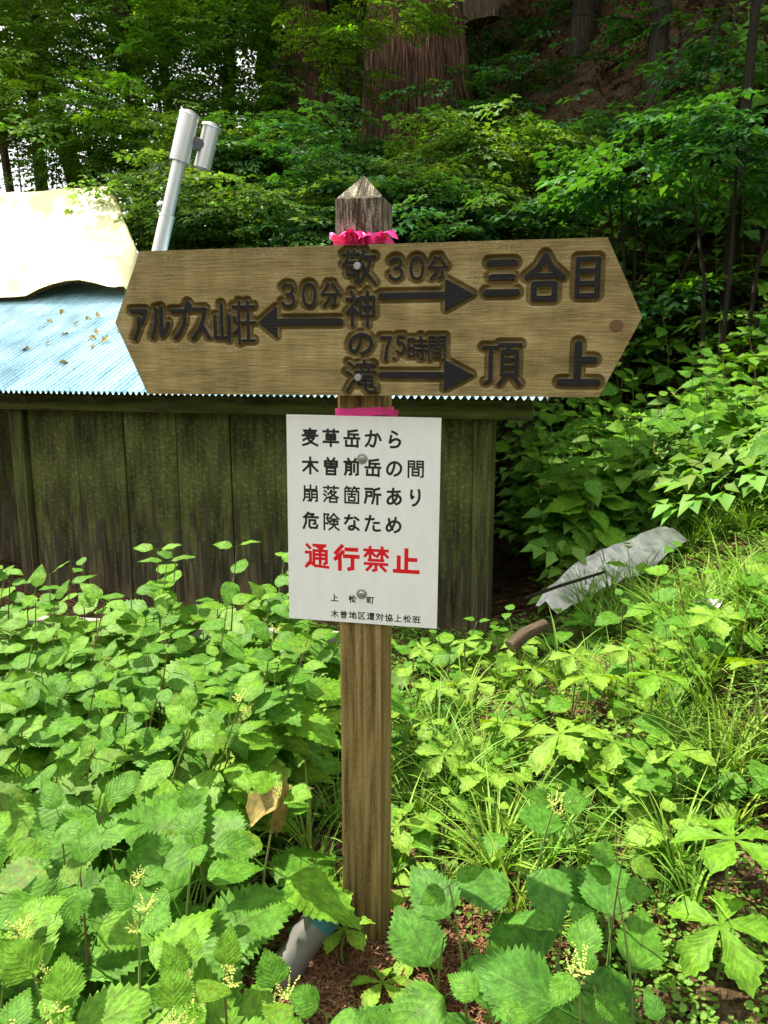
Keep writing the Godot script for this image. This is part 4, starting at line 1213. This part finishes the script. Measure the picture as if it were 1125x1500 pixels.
# ------------------------------------------------------------------ vegetation layout
func near_plants() -> void:
	rng.seed = 900
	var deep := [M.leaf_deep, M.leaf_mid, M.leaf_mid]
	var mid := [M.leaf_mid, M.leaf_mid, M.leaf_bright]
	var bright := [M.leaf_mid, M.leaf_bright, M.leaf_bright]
	# broad nettles round the post: photo position of the crown, height, leaf length, pairs
	var A := "broad-leaved nettle with large toothed leaves close to the foot of the post"
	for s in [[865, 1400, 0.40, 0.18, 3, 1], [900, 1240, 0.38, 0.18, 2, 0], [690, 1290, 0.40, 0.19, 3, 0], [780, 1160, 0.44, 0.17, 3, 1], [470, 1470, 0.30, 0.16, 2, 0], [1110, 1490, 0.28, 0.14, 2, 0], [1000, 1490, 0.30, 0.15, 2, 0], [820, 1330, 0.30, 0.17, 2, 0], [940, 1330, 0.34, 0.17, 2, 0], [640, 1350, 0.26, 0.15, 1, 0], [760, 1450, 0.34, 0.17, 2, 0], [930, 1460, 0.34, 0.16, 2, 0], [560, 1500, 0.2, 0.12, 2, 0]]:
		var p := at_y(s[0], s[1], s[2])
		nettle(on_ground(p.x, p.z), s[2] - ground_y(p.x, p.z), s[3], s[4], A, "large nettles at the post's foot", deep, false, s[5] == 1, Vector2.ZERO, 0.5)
	var B := "sunlit nettle with yellow-green flower tufts left of the post's foot"
	B = "bright nettle with yellow-green flower tufts beside the drink can"
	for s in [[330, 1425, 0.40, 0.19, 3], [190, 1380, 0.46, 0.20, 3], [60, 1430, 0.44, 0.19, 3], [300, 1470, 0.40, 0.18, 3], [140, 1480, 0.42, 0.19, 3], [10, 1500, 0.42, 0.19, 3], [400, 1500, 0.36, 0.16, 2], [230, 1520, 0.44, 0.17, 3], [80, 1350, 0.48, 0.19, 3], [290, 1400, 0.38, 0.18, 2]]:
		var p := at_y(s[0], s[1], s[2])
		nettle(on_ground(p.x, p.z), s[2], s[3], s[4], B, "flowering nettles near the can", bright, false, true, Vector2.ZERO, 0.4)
	var C := "tall leafy nettle in the thicket between the fence and the post"
	for s in [[370, 1170, 0.44], [255, 1240, 0.46], [120, 1270, 0.48], [20, 1230, 0.5], [40, 1340, 0.42], [200, 1310, 0.38], [90, 1180, 0.5], [-40, 1150, 0.55], [-30, 1380, 0.4], [300, 1180, 0.44], [180, 1190, 0.46]]:
		var p := at_y(s[0], s[1], s[2])
		nettle(on_ground(p.x, p.z), s[2], rng.randf_range(0.17, 0.22), 4, C, "nettles between fence and post", mid, false, rng.randf() < 0.25, Vector2.ZERO, 0.35)
	var D := "nettle leaning before the weathered rail and the shed wall"
	for k in 96:
		var z := -rng.randf_range(1.95, 2.98)
		var x := rng.randf_range(-0.62, -0.06) * -z
		var hh := rng.randf_range(0.42, 0.62) * (0.85 if x > -0.3 else 1.0) * lerpf(1.0, 1.28, smoothstep(-2.3, -2.9, z))
		if x > -0.35 and z > -2.5: continue
		nettle(on_ground(x, z), hh, rng.randf_range(0.17, 0.24), 5, D, "nettles along the rail", mid if rng.randf() < 0.4 else bright, false, rng.randf() < 0.1, Vector2(0.08, 0.05), 0.3)
	# palmate plants
	for s in [[1075, 1235, 0.20, 0.15, 0], [1055, 1355, 0.14, 0.13, 0], [820, 1075, 0.22, 0.16, 1], [650, 1105, 0.20, 0.10, 1], [715, 1135, 0.18, 0.12, 1], [865, 1000, 0.3, 0.12, 1], [580, 1210, 0.16, 0.11, 1], [600, 1385, 0.05, 0.10, 1], [610, 1300, 0.10, 0.09, 1], [480, 1300, 0.16, 0.09, 1], [505, 1360, 0.12, 0.09, 1], [560, 1440, 0.06, 0.09, 1], [375, 1090, 0.32, 0.18, 1], [290, 1215, 0.30, 0.16, 1], [1110, 1060, 0.3, 0.12, 1], [960, 1010, 0.3, 0.11, 0], [700, 1000, 0.22, 0.1, 1], [780, 980, 0.24, 0.1, 1], [640, 1010, 0.2, 0.1, 1], [760, 945, 0.2, 0.1, 1], [840, 960, 0.25, 0.11, 1], [920, 950, 0.25, 0.1, 1], [620, 950, 0.2, 0.09, 1], [680, 940, 0.2, 0.09, 1], [1040, 990, 0.25, 0.1, 1], [900, 1090, 0.22, 0.11, 1], [990, 1120, 0.2, 0.1, 1], [740, 1060, 0.2, 0.11, 1], [620, 1060, 0.18, 0.1, 1], [460, 1040, 0.3, 0.15, 1], [330, 1040, 0.34, 0.15, 1]]:
		var p := at_y(s[0], s[1], s[2])
		var q := on_ground(p.x, p.z)
		for it in 4:
			p = at_y(s[0], s[1], q.y + s[2]); q = on_ground(p.x, p.z)
		palmate(q, s[2], s[3], M.leaf_pale if s[4] == 1 else M.leaf_bright, "pale plant of five jagged leaflets on one thin stalk among the grass" if s[4] == 1 else "green plant of five jagged leaflets over low clover", "pale palmate plants" if s[4] == 1 else "green palmate plants", Vector2(rng.randf_range(0.1, 0.4), rng.randf_range(-0.2, 0.2)))
	# small leafy plants filling the slope right of the post
	var E := "small leafy nettle growing in the grass of the lower bank"
	for k in 70:
		var px := rng.randf_range(590, 1140)
		var py := rng.randf_range(905, 1190)
		var hh := rng.randf_range(0.12, 0.24)
		var p := at_y(px, py, 0.2)
		for it in 4: p = at_y(px, py, ground_y(p.x, p.z) + hh)
		if p.z < -3.9: continue
		nettle(on_ground(p.x, p.z), hh, rng.randf_range(0.08, 0.13), 3, E, "small plants on the lower bank", [M.leaf_mid, M.leaf_bright, M.leaf_pale], true)
	# bank of tall nettles
	var F := "bushy nettle on the steep bank beyond the pale sheet"
	var n := 0
	var tries := 0
	while n < 190 and tries < 4000:
		tries += 1
		var z := -rng.randf_range(3.8, 8.2)
		var x := rng.randf_range(0.16, 0.56) * -z
		if x < 0.95 + 0.25 * smoothstep(4.6, 3.8, -z): continue
		if x < 2.0 and z > -4.35: continue
		var near := z > -5.6
		nettle(on_ground(x, z), rng.randf_range(0.45, 0.85), rng.randf_range(0.15, 0.22), 5, F, "nettles on the steep bank", bright if rng.randf() < 0.5 else mid, true, rng.randf() < 0.08, Vector2(-0.08, 0.05), 0.4, 0.28)
		n += 1
	var fill := []
	for k in 420:
		var z := -rng.randf_range(4.0, 8.0)
		var x := rng.randf_range(0.18, 0.57) * -z
		if x < 1.1: continue
		if x < 1.9 and z > -4.4: continue
		fill.append([on_ground(x, z) + Vector3(0, rng.randf_range(0.05, 0.45), 0), Vector3(rng.randfn(), 0, rng.randfn())])
	var bo := base("bank_undergrowth", Vector3.ZERO)
	tag(bo, "low leafy growth filling the steep bank between the nettles", "undergrowth", "", "stuff")
	foliage(bo, "leaves", fill, SH.large, 0.42, Color(0.16, 0.33, 0.06), 0.3)
	# a few before the pale sheet and round the shed's corner
	for q in [[870, 885, 0.22], [915, 870, 0.26], [960, 860, 0.28], [1010, 845, 0.3], [840, 905, 0.2], [1050, 830, 0.32], [990, 800, 0.4], [930, 790, 0.34], [760, 900, 0.3], [680, 915, 0.25], [650, 930, 0.2], [600, 945, 0.2], [730, 930, 0.2]]:
		var gp := at(q[0], q[1], 3.3)
		for it in 6:
			gp = at_y(q[0], q[1], ground_y(gp.x, gp.z) + q[2])
			if gp.z < -3.8 or gp.z > -2.0: gp = at(q[0], q[1], 3.7)
		nettle(on_ground(gp.x, gp.z), q[2], 0.13, 3, "small nettle in front of the grey-white sheet and the shed's corner", "nettles by the sheet", mid, true)
	# curled dead leaves
	for s in [[362, 1215, 0.16], [405, 1225, 0.18]]:
		var p := at_y(s[0], s[1], 0.3)
		var l := part(self, "withered_leaf", SH.dead_leaf[rng.randi() % 2], M.dead, Transform3D(Basis.from_euler(Vector3(-0.9, rng.randf() * 3.0, 0.4)).scaled(Vector3.ONE * s[2]), p))
		tag(l, "curled brown withered leaf hanging among the green nettles", "leaf", "withered leaves")

func ground_cover() -> void:
	rng.seed = 333
	# clover and seedlings
	var where := [[], []]
	var tints := [[], []]
	for k in 7000:
		var x := rng.randf_range(-2.6, 2.4)
		var z := -rng.randf_range(1.0, 4.2)
		if absf(x) > 0.75 - z * 0.5: continue
		if Vector2(x + 0.03, z + 1.62).length() < 0.26 + 0.1 * rng.randf(): continue
		if x < 0.1 and rng.randf() < 0.35: continue
		var q := rng.randi() % 2
		where[q].append(Transform3D(Basis(Vector3.UP, rng.randf() * TAU).scaled(Vector3.ONE * rng.randf_range(0.7, 1.15)), on_ground(x, z)))
		var t := rng.randf_range(0.7, 1.25)
		tints[q].append(Color(0.17 * t, 0.32 * t, 0.05 * t))
	var o := base("ground_cover", Vector3.ZERO)
	tag(o, "carpet of tiny round clover leaves on the forest soil", "ground cover", "", "stuff")
	for q in 2: copies(o, "leaves", SH.clover[q], M.foliage, where[q], tints[q]).set_meta("kind", "stuff")
	# grass
	where = [[], [], []]
	tints = [[], [], []]
	for k in 2600:
		var x := rng.randf_range(-1.2, 2.9)
		var z := -rng.randf_range(1.6, 4.4)
		if absf(x) > 0.3 - z * 0.55: continue
		if Vector2(x + 0.05, z + 1.72).length() < 0.22: continue
		if x < 0.25:
			if rng.randf() < 0.45 or z < -3.0: continue
		if x < 1.0 and z < -3.4: continue
		if bump.get_noise_2d(x * 150.0 + 40.0, z * 150.0) < 0.02: continue
		if x > 0.3 and z > -1.95 and rng.randf() < 0.75: continue
		var q := rng.randi() % 3
		where[q].append(Transform3D(Basis(Vector3.UP, rng.randf() * TAU).scaled(Vector3.ONE * rng.randf_range(0.6, 1.15)), on_ground(x, z)))
		var t := rng.randf_range(0.65, 1.3)
		var hue := rng.randf()
		tints[q].append(Color(lerpf(0.15, 0.24, hue) * t, 0.35 * t, 0.055 * t))
	o = base("grass", Vector3.ZERO)
	tag(o, "arching green sedge grass around the post and up the bank", "grass", "", "stuff")
	for q in 3: copies(o, "blades", SH.tuft[q], M.grass, where[q], tints[q]).set_meta("kind", "stuff")
	# brown conifer litter
	where = [[], []]
	tints = [[], []]
	for k in 5600:
		var x: float
		var z: float
		if k < 700:
			x = -0.02 + rng.randfn() * 0.22
			z = -1.6 + rng.randfn() * 0.18
		elif k < 2600:
			x = rng.randf_range(-2.5, 3.0)
			z = -rng.randf_range(1.1, 5.5)
		else:
			z = -rng.randf_range(6.0, 14.0)
			x = rng.randf_range(0.0, 0.6) * -z
		var q := rng.randi() % 2
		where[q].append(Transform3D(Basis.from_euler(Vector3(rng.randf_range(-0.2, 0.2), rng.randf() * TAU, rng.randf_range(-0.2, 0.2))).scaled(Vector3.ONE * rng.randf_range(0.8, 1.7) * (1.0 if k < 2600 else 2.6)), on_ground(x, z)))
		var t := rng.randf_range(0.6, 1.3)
		if k >= 2600: t *= 0.6  # sprigs on the slope tinted darker to deepen its shade
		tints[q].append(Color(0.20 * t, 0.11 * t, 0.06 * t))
	o = base("litter", Vector3.ZERO)
	tag(o, "reddish brown fallen conifer sprigs on the ground by the post", "litter", "", "stuff")
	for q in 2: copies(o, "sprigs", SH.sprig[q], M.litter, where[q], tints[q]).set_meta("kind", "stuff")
	# low growth over the wooded slope
	var pts := []
	for k in 2100:
		var x := rng.randf_range(-9, 8)
		var z := -rng.randf_range(5.6, 22)
		if x > -3.0 and x < 0.6 and z > -7.2: continue
		if x > 0.3 and z < -6.0 and rng.randf() < 0.4: continue
		pts.append([on_ground(x, z) + Vector3(0, rng.randf_range(0.05, 0.3), 0), Vector3(rng.randfn(), 0, rng.randfn())])
	o = base("undergrowth", Vector3.ZERO)
	tag(o, "dark low undergrowth covering the wooded hillside", "undergrowth", "", "stuff")
	foliage(o, "leaves", pts, SH.broad, 0.5, Color(0.07, 0.17, 0.04), 0.4)

func woods() -> void:
	rng.seed = 4242
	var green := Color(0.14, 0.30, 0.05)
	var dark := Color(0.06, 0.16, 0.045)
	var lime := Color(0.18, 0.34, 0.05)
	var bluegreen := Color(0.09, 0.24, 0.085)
	# the two old cedars and other trunks
	var p := at(622, 165, 11.0)
	tree("cedar", "huge old cedar with reddish furrowed bark and flaring base", p, Vector2(-0.8, -0.3), 17, 0.56, M.bark_red, p + Vector3(-0.5, 13, -1), Vector3(3.6, 3.2, 3.4), 34, 26, SH.fine, 1.2, dark, "cedars on the hillside", 0.7)
	p = at(462, 150, 12.5)
	tree("cedar", "slimmer cedar with reddish bark beside the huge cedar", p, Vector2(-0.7, 0), 16, 0.30, M.bark_red, p + Vector3(-1, 12, -1), Vector3(3, 3, 3), 26, 24, SH.fine, 1.2, dark, "cedars on the hillside", 0.7)
	p = at(712, 110, 13.0)
	tree("pale_tree", "straight pale-barked tree just behind the huge cedar", p, Vector2(-0.2, 0), 15, 0.26, M.bark_pale, p + Vector3(0.5, 10, -1), Vector3(3.2, 2.6, 3), 26, 24, SH.broad, 1.0, green, "hillside trees", 0.7)
	p = at(955, 215, 8.4)
	tree("dark_tree", "slender dark-barked tree standing on the bare shaded slope", p, Vector2(0.1, -0.2), 12, 0.10, M.bark_grey, p + Vector3(0.6, 8.5, -0.6), Vector3(3, 2.2, 3), 24, 24, SH.broad, 0.9, green, "hillside trees", 0.6)
	p = at(1062, 430, 6.2)
	tree("young_tree", "thin young tree with broad leaves overhanging the bank", p, Vector2(0.25, -0.2), 6.5, 0.05, M.bark_grey, at(1030, 240, 5.9), Vector3(0.75, 0.2, 0.5), 12, 6, SH.large, 0.34, bluegreen, "saplings on the bank", 0.13, 5)
	p = at(170, 240, 14.5)
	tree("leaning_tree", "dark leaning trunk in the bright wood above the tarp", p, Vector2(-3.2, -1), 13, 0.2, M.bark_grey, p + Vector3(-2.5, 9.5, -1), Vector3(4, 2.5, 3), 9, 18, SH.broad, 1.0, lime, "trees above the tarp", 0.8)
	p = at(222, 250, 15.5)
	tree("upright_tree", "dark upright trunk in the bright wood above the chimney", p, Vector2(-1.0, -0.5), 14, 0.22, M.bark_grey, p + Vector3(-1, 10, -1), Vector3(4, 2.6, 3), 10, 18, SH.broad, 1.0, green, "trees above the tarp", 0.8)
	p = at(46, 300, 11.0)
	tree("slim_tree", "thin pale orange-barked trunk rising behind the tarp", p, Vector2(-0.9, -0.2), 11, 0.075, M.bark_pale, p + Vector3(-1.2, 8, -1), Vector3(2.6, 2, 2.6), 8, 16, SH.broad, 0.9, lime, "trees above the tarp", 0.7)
	# more of the wood, trunks mostly hidden by leaves
	for s in [[-120, 250, 16, 0.2, 3.4], [330, 230, 17, 0.16, 3.2], [395, 190, 20, 0.22, 4.2], [70, 260, 22, 0.24, 4.0], [-300, 260, 20, 0.25, 4.5], [270, 255, 24, 0.25, 4.5], [520, 100, 19, 0.2, 5.0], [820, 60, 15, 0.18, 4.6], [880, 90, 12.5, 0.12, 4.6], [1140, 60, 14, 0.16, 4.6], [1300, 60, 15, 0.16, 4.8], [640, 60, 22, 0.25, 5.5], [980, -40, 13, 0.2, 5.0], [760, -60, 16, 0.2, 5.0]]:
		p = at(s[0], s[1], s[2])
		var up: float = s[4]
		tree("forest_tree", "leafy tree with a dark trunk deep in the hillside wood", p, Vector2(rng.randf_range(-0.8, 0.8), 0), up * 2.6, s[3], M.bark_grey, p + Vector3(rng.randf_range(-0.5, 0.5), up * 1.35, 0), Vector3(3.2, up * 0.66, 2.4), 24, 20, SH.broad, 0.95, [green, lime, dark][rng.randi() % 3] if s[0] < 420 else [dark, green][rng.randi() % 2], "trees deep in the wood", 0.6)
	# the wood goes on behind the camera: unseen trees added to block low sky
	for s in [[-8.0, 7.5, 7.0], [-2.6, 10.0, 7.5], [3.0, 10.0, 7.5], [8.0, 7.5, 7.0]]:
		p = Vector3(s[0], 0, s[1])
		tree("added_clearing_tree", "unseen leafy tree added behind the camera to block low sky light", p, Vector2(rng.randf_range(-0.5, 0.5), 0), s[2], 0.2, M.bark_grey, p + Vector3(0, s[2] * 0.62, 0), Vector3(3.2, s[2] * 0.42, 2.4), 30, 18, SH.broad, 1.1, green, "unseen trees added around the clearing", 0.7)
	for s in [[2.4, -10.5, 11.5], [5.0, -8.5, 11.0], [4.2, -12.5, 13.5]]:  # trees added so that their high crowns darken the slope
		p = Vector3(s[0], 0, s[1])
		p.y = ground_y(s[0], s[1])
		tree("added_slope_tree", "leafy tree added so its high crown shades the bare slope", p, Vector2(0.3, 0), s[2] - p.y * 0.3, 0.12, M.bark_grey, Vector3(s[0], s[2], s[1] + 1.0), Vector3(3.2, 1.6, 2.8), 56, 18, SH.broad, 1.2, dark, "trees added over the bare slope", 0.7)
	# shrubs between shed and slope
	var fe := "feathery shrub spreading behind the shed roof and the signboard"
	for s in [[300, 300, 7.6, 0.9, 0.34], [400, 325, 7.2, 0.9, 0.3], [470, 270, 7.8, 1.0, 0.36], [360, 225, 9.0, 1.1, 0.35], [640, 280, 7.6, 0.9, 0.3], [700, 215, 8.2, 0.8, 0.22], [620, 335, 7.0, 0.8, 0.26], [450, 215, 9.0, 1.0, 0.3]]:
		var pale := rng.randf() < 0.6
		shrub(fe.replace("feathery", "feathery pale green" if pale else "feathery dark green"), at(s[0], s[1], s[2]), Vector3(s[3], s[4], s[3] * 0.8), 19, 9, SH.broad, 0.42, Color(0.19, 0.33, 0.11) if pale else bluegreen, "feathery shrubs behind the shed", 0.16)
	var wd := "thicket of small leaves growing beyond the tarp"
	for s in [[60, 190, 11, 1.4, 0.5], [180, 215, 10, 1.1, 0.4], [120, 80, 13, 1.8, 0.9], [300, 130, 12, 1.6, 0.9], [380, 80, 12.5, 1.5, 0.8], [250, 40, 14, 1.8, 0.9], [20, 60, 13, 1.5, 1.0]]:
		shrub(wd, at(s[0], s[1], s[2]), Vector3(s[3], s[4], s[3]), 20, 9, SH.broad, 0.5, lime if rng.randf() < 0.55 else green, "thicket beyond the tarp", 0.25)
	var hg := "leafy branch of small leaves hanging before the huge cedar"
	for s in [[500, 95, 9.6, 0.45, 0.35], [560, 20, 9.4, 0.5, 0.2], [470, 30, 9.8, 0.4, 0.25]]:
		shrub(hg, at(s[0], s[1], s[2]), Vector3(s[3], s[4], 0.4), 5, 6, SH.broad, 0.36, lime, "branches before the cedar", 0.14)
	var sl := "straggling shrub with few leaves on the dark bare slope"
	for s in [[740, 320, 7.2, 0.5, 0.15], [870, 295, 7.0, 0.6, 0.16], [940, 250, 6.4, 0.5, 0.12], [1090, 190, 5.6, 0.5, 0.12], [760, 90, 10.5, 0.8, 0.25], [900, 110, 10, 0.6, 0.2], [980, 440, 6.4, 0.35, 0.14], [820, 400, 6.8, 0.35, 0.12], [800, 180, 9.0, 0.7, 0.12], [680, 140, 9.6, 0.6, 0.15], [1000, 60, 9.0, 0.7, 0.15], [1060, 110, 7.0, 0.5, 0.12], [850, 30, 11.0, 0.9, 0.2], [960, 180, 8.0, 0.6, 0.1], [720, 30, 11.5, 0.8, 0.2]]:
		shrub(sl, at(s[0], s[1], s[2]), Vector3(s[3], s[4], s[3] * 0.7), 6, 6, SH.large, 0.32, bluegreen, "straggling shrubs on the slope", 0.13)

func ground() -> void:
	var st := MB.new()
	var xs := []
	var zs := []
	var x := -60.0
	while x <= 60.0:
		xs.append(x)
		x += 0.12 if absf(x + 0.06) < 4.5 else (0.35 if absf(x) < 10 else 2.5)
	var z := 14.0
	while z >= -70.0:
		zs.append(z)
		z -= 0.12 if z < -0.8 and z > -7.0 else (0.35 if z <= -7.0 and z > -18 else 1.5)
	var prev := []
	for zz in zs:
		var cur := []
		for xx in xs: cur.append(st.p(Vector3(xx, ground_y(xx, zz), zz), Vector2(xx, zz)))
		if prev:
			for i in xs.size() - 1: st.quad(prev[i], cur[i], cur[i + 1], prev[i + 1])
		prev = cur
	var g := part(self, "ground", st.mesh(), M.soil)
	tag(g, "dark forest soil with a bank rising to a wooded slope", "ground", "", "structure")

func small_things() -> void:
	rng.seed = 8
	# pale sheet on the bank
	var st := MB.new()
	var prev := []
	var a0 := Vector3(0.92, 0, -3.95)
	var a1 := Vector3(1.62, 0, -4.1)
	for i in 25:
		var f := i / 24.0
		var c := a0.lerp(a1, f)
		c.y = ground_y(c.x, c.z) + 0.05
		var cur := []
		var ww := 0.16 * pow(sin(PI * clampf(f * 0.85 + 0.05, 0, 1)), 0.7)
		for k in 9:
			var s := k / 8.0
			var q := c + Vector3(-0.12 * s, 0.02 + 0.10 * sin(s * 1.9) * ww / 0.16, -ww * s * 1.2)
			q += Vector3(0, 0.05 * bump.get_noise_2d(f * 180.0, s * 120.0), 0.03 * bump.get_noise_2d(f * 160.0, 90.0))
			cur.append(st.p(q, Vector2(f * 1.5, s * 0.6)))
		if i > 0:
			for k in 8: st.quad(prev[k], cur[k], cur[k + 1], prev[k + 1])
		prev = cur
	var m: StandardMaterial3D = M.white_sheet.duplicate()
	m.cull_mode = BaseMaterial3D.CULL_DISABLED
	tag(part(self, "plastic_sheet", st.mesh(), m), "crumpled grey-white sheet lying half hidden on the bank", "sheet")
	st = MB.new()
	var sc := at(1024, 918, 3.0)
	sc = on_ground(sc.x, sc.z) + Vector3(0, 0.02, 0)
	prev = []
	for i in 9:
		var cur := []
		for k in 7:
			var q := Vector3((i - 4) * 0.016 + 0.02 * bump.get_noise_2d(k * 400.0, 5.0), 0.03 + 0.06 * bump.get_noise_2d(i * 500.0, k * 480.0), (k - 3) * 0.022 + 0.03 * bump.get_noise_2d(i * 450.0, 50.0))
			cur.append(st.p(sc + q + Vector3(0, 0.01 * i, 0), Vector2(i * 0.06, k * 0.06)))
		if i > 0:
			for k in 6: st.quad(prev[k], cur[k], cur[k + 1], prev[k + 1])
		prev = cur
	tag(part(self, "plastic_scrap", st.mesh(), m), "torn white scrap half buried in the grass of the bank", "scrap")
	# cut branch and sticks
	for s in [["cut_branch", [748, 948], [798, 914], 3.1, 0.032, "short pale cut branch lying at the bank's foot", "bark_pale"], ["stick", [1080, 868], [1140, 925], 2.9, 0.012, "bent reddish stick lying in the grass on the bank", "bark_red"], ["thin_pole", [770, 876], [885, 838], 3.66, 0.009, "thin dark pole lying across the grey-white sheet", "bark_grey"]]:
		var a := at(s[1][0], s[1][1], s[3])
		var b := at(s[2][0], s[2][1], s[3] + 0.1)
		a.y = maxf(a.y, ground_y(a.x, a.z) + s[4]); b.y = maxf(b.y, ground_y(b.x, b.z) + s[4])
		st = MB.new()
		st.tube([a, a.lerp(b, 0.4) + Vector3(0, s[4] * 0.5, 0), b], [s[4], s[4] * 0.95, s[4] * 0.75], 10, true, 0.05, 0.5)
		tag(part(self, s[0], st.mesh(), M[s[6]]), s[5], "branch" if s[0] == "cut_branch" else s[0].replace("_", " "))
	# drink can leaning by the post
	var can := base("drink_can", on_ground(-0.262, -1.605) + Vector3(0, 0.02, 0))
	tag(can, "dented silver drink can with a blue band beside the post", "can")
	can.basis = Basis.from_euler(Vector3(-0.7, -0.4, -0.5)).scaled(Vector3.ONE * 1.2)
	var prof := [[0.0, 0.024], [0.006, 0.030], [0.014, 0.033], [0.05, 0.033], [0.075, 0.030], [0.10, 0.033], [0.135, 0.033]]
	st = MB.new()
	var path := []
	var rr := []
	for q in prof:
		path.append(Vector3(0.004 * sin(q[0] * 40.0), q[0], 0)); rr.append(q[1])
	st.tube(path, rr, 20, true, 0.03)
	part(can, "body", st.mesh(), M.can)
	st = MB.new()
	st.tube([Vector3(-0.003, 0.1352, 0), Vector3(-0.003, 0.160, 0)], [0.0332, 0.0332], 20)
	part(can, "band", st.mesh(), M.can_band)
	st = MB.new()
	st.tube([Vector3(-0.003, 0.1602, 0), Vector3(-0.003, 0.166, 0), Vector3(-0.003, 0.172, 0)], [0.033, 0.029, 0.027], 20)
	part(can, "lid", st.mesh(), M.steel)

func _ready() -> void:
	bump.seed = 3
	bump.frequency = 0.01
	bump.fractal_octaves = 3
	var cam := Camera3D.new()
	cam.name = "camera"
	cam.fov = 66.0
	cam.near = 0.05
	cam.far = 300.0
	cam.position = Vector3(0, CAM_Y, 0)
	cam.rotation_degrees = Vector3(-PITCH, 0, 0)
	add_child(cam)
	var env := Environment.new()
	env.background_mode = Environment.BG_SKY
	var sky := ProceduralSkyMaterial.new()
	sky.sky_top_color = Color(1.0, 1.0, 1.0)
	sky.sky_horizon_color = Color(0.80, 0.81, 0.80)
	sky.sky_curve = 0.35
	sky.ground_bottom_color = Color(0.2, 0.2, 0.17)
	sky.ground_horizon_color = Color(0.5, 0.52, 0.48)
	sky.sky_energy_multiplier = 0.95
	env.sky = Sky.new()
	env.sky.sky_material = sky
	env.tonemap_mode = Environment.TONE_MAPPER_LINEAR
	env.tonemap_exposure = 2.6
	env.sdfgi_enabled = true
	env.ssao_enabled = true
	env.ssil_enabled = true
	var we := WorldEnvironment.new()
	we.name = "environment"
	we.environment = env
	add_child(we)
	var sun := DirectionalLight3D.new()
	sun.name = "sun"
	sun.light_energy = 1.6
	sun.light_color = Color(1.0, 0.96, 0.88)
	sun.light_angular_distance = 0.6
	sun.shadow_enabled = true
	sun.look_at_from_position(Vector3(-5.0, 9.5, -3.2), Vector3.ZERO, Vector3.UP)
	add_child(sun)
	make_materials()
	make_shapes()
	ground()
	shed()
	fence()
	signpost()
	ribbons()
	woods()
	near_plants()
	ground_cover()
	small_things()
